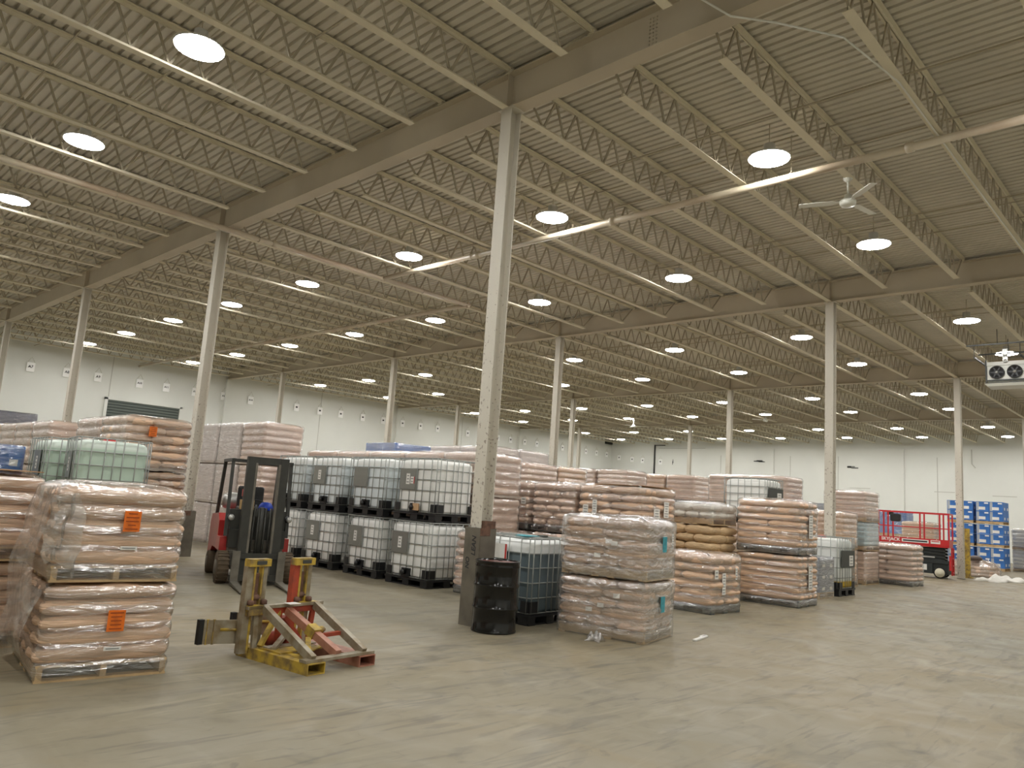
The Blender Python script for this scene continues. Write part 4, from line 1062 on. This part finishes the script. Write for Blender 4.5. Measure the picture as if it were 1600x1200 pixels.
# ---------------------------------------------------------------- drum-handling attachment
at = math.atan2(.117, .993)
T = thing('drum_handler', 'worn yellow and orange forklift drum attachment standing on the open floor', 'forklift attachment', (-3.38, -1.40, 0), at)
# local x lateral, y rearwards from the open pocket ends
def hollow(b, x0, x1, y0, y1, h, tk=.01):
    b.box(((x0+x1)/2, (y0+y1)/2, tk/2), (x1-x0, y1-y0, tk)); b.box(((x0+x1)/2, (y0+y1)/2, h-tk/2), (x1-x0, y1-y0, tk))
    b.box((x0+tk/2, (y0+y1)/2, h/2), (tk, y1-y0, h-2*tk)); b.box((x1-tk/2, (y0+y1)/2, h/2), (tk, y1-y0, h-2*tk))
for x0, m_ in ((0, 'worn_yellow'), (.61, 'worn_pink')):
    b = B(m_); hollow(b, x0, x0+.2, 0, 1.08, .10); b.use('black_rubber'); b.box((x0+.1, .25, .05), (.178, .01, .078))
    b.use(m_); b.lathe((x0+.1, 1.06, .05), [(.05, -.1), (.05, .1)], 12, 'X'); part(b, 'fork_pocket', T, label='open steel fork pocket')
for x0, m1 in ((-.10, 'worn_grey'), (.44, 'worn_orange')):
    yb = .92
    b = B(m1); b.box((x0+.03, yb, .48), (.075, .07, .86)); b.use('worn_yellow'); b.box((x0+.075, yb-.01, .48), (.022, .06, .86))
    b.use('worn_grey'); b.box((x0+.20, yb, .48), (.045, .06, .86)); b.use('worn_yellow'); b.box((x0+.17, yb, .48), (.022, .055, .86))
    up = part(b, 'upright', T, label='orange painted upright' if m1 == 'worn_orange' else 'grey and yellow upright')
    b = B('worn_yellow'); b.box((x0+.11, yb-.02, .895), (.24, .09, .07)); b.use('plate_dark'); b.box((x0+.12, yb-.068, .895), (.11, .006, .035)); part(b, 'top_plate', up)
    b = B('rust'); b.box((x0+.12, yb+.01, .6), (.05, .04, .38)); b.lathe((x0+.11, yb, .56), [(.03, -.06), (.03, .06)], 10, 'X'); part(b, 'slide_block', up)
    for q in (x0+.05, x0+.2):
        b = B('rust'); b.lathe((q, yb-.05, .50), [(.032, 0), (.032, .035), (.02, .045)], 8); part(b, 'bolt', up)
b = B('worn_grey'); b.box((.36, .87, .475), (.90, .07, .03)); b.use('worn_orange'); b.box((.36, .87, .43), (.86, .03, .06)); b.use('worn_yellow'); b.box((.0, .88, .45), (.16, .09, .09)); b.box((.6, .88, .485), (.3, .075, .016)); part(b, 'crossbar', T)
for x, m_ in ((.10, 'worn_grey'), (.71, 'worn_grey')):
    b = B(m_); b.bar((x, .84, .46), (x, .06, .12), .055, .075); part(b, 'side_strut', T)
b = B('worn_grey'); b.box((.405, .07, .115), (.82, .1, .025)); part(b, 'front_bar', T)
b = B('worn_pink'); b.bar((.36, .82, .43), (.42, .10, .13), .07, .07); ct_ = part(b, 'telescoping_tube', T, label='pinkish square tube')
b = B('worn_yellow'); b.bar((.39, .50, .305), (.398, .40, .26), .1, .1); b.lathe((.45, .45, .29), [(.03, 0), (.035, .05), (.02, .08)], 10, 'X'); part(b, 'clamp_collar', ct_)
b = B('sticker'); b.box((.38, .79, .50), (.13, .1, .006)); part(b, 'rating_plate', T)
for pts, m_, nm in (([(.03, .88, .42), (.03, .86, .1)], 'worn_grey', 'brace'), ([(.70, .86, .42), (.70, .90, .1)], 'worn_orange', 'brace'), ([(.31, .88, .42), (.33, .92, .1)], 'worn_orange', 'brace'),
    ([(.06, .8, .12), (.3, .88, .42)], 'worn_yellow', 'brace'), ([(.08, .62, .12), (.44, .9, .2)], 'worn_grey', 'brace'), ([(.34, .45, .22), (.16, .2, .12)], 'worn_yellow', 'brace'), ([(.44, .43, .24), (.71, .40, .25)], 'worn_orange', 'brace'), ([(.36, .88, .36), (.6, .9, .12)], 'worn_orange', 'brace')):
    b = B(m_); b.bar(pts[0], pts[1], .05, .035); part(b, nm, T)
b = B('worn_yellow'); b.box((.3, .62, .108), (.5, .3, .012)); b.use('worn_grey'); b.box((.35, .72, .118), (.55, .12, .01)); b.use('worn_yellow'); b.bar((.15, .3, .125), (.55, .5, .125), .06, .012); part(b, 'base_plate', T)
b = B('worn_orange'); b.lathe((.45, .98, .14), [(.07, -.2), (.07, .2)], 14, 'X'); part(b, 'pivot_roller', T)
for x, y in ((-.30, 1.12), (.2, 1.35)):
    b = B('worn_grey'); b.bar((x+.24, y-.14, .24), (x-.05, y, .24), .012, .22); b.use('worn_yellow')
    b.box((x-.02, y-.01, .24), (.025, .02, .23)); b.box((x+.03, y-.035, .24), (.02, .02, .23)); b.use('black_rubber'); b.box((x-.075, y+.02, .24), (.05, .05, .225)); b.use('worn_yellow'); b.tube([(x+.08, y-.07, .26), (x+.26, y-.16, .26)], .014, 8)
    part(b, 'clamp_arm', T, label='grey clamp plate with yellow strips and a black pad')

# ---------------------------------------------------------------- scissor lift (long side along local y, faces -x)
Lf = thing('scissor_lift', 'red scissor lift with guard rails standing lowered beside a column', 'scissor lift', (22.9, .06, 0), R(6))
LL, LWd = 2.26, .82
b = B('lift_dark'); b.box((LWd/2, LL/2, .33), (LWd-.2, LL-.1, .36)); b.box((LWd/2, LL/2, .56), (LWd-.1, LL-.05, .1)); b.box((.06, LL*.5, .33), (.12, 1.2, .34)); part(b, 'chassis', Lf)
b = B('lift_dark')
for k in range(4):
    z = .62+k*.11
    for x in (.12, LWd-.12):
        b.bar((x, .15, z), (x, LL-.2, z+.09), .05, .075); b.bar((x+.06, .15, z+.09), (x+.06, LL-.2, z), .05, .075)
part(b, 'scissor_arm', Lf)
b = B('silver'); b.box((-.005, .9, .72), (.01, .9, .05)); part(b, 'warning_strip', Lf)
b = B('sticker'); b.box((-.005, .78, .36), (.01, .16, .2)); part(b, 'data_plate', Lf)
for y in (.30, LL-.35):
    for x in (.05, LWd-.05):
        b = B('black_rubber'); b.lathe((x, y, .2), [(.15, -.06), (.19, -.06), (.2, -.045), (.2, .045), (.19, .06), (.15, .06)], 28, 'X'); wh_ = part(b, 'wheel', Lf)
        b = B('wheel_cream'); b.lathe((x, y, .2), [(.02, -.075), (.06, -.08), (.07, -.066), (.155, -.072), (.155, .072), (.07, .066), (.06, .08), (.02, .075)], 24, 'X'); part(b, 'wheel_disc', wh_)
b = B('lift_red'); b.box((LWd/2, LL/2, 1.10), (LWd+.02, LL, .06)); pf = part(b, 'platform', Lf)
b = B('lift_red')
for x in (0, LWd): b.box((x, LL/2, 1.22), (.02, LL, .22))
for y in (0, LL): b.box((LWd/2, y, 1.22), (LWd, .02, .22))
part(b, 'toe_board', pf)
b = B('sticker'); b.box((-.013, LL*.47, 1.235), (.006, .86, .11)); b.use('ink'); b.box((-.017, LL*.47, 1.235), (.004, .78, .05)); part(b, 'notice_strip', pf)
b = B('sticker'); b.box((-.013, .42, 1.24), (.006, .3, .12)); b.use('lift_red'); b.box((-.017, .42, 1.26), (.004, .24, .03)); part(b, 'notice_plate', pf)
text_mesh('maker_lettering', 'SKYJACK', .155, 'sticker', pf, (-.013, LL-.4, 1.24), (pi/2, 0, -pi/2), offset=.004)
for x in (0, LWd):
    for y in (0, .28, .9, LL-.32, LL):
        b = B('lift_red'); b.box((x, y, 1.79), (.04, .05, .92)); part(b, 'rail_post', Lf)
for z, w_ in ((2.24, .05), (1.72, .035)):
    b = B('lift_red')
    for x in (0, LWd): b.box((x, LL/2, z), (w_, LL, w_))
    for y in (0, LL): b.box((LWd/2, y, z), (LWd, w_, w_))
    part(b, 'guard_rail', Lf)
b = B('black_plastic'); b.rbox((.1, LL-.55, 2.02), (.26, .34, .28), .05); b.box((.1, LL-.38, 2.16), (.2, .2, .1)); part(b, 'control_box', Lf)
b = B('lift_red')
for x in (LWd/2-.18, LWd/2+.18): b.box((x, -.05, .6), (.03, .05, .95))
for k in range(4): b.box((LWd/2, -.06, .22+k*.24), (.36, .04, .03))
b.box((.12, -.02, .55), (.16, .06, .5)); part(b, 'ladder', Lf)

b = B('joint_line'); b.box((XW-.05, 5.0, 6.45), (.05, .06, .95)); b.bar((XW-.05, 5.0, 6.0), (XW-.05, 4.8, 5.75), .05, .05)
thing('wall_conduit', 'thin grey conduit running down the end wall beside a column', 'conduit', me=b.mesh('wall_conduit'))
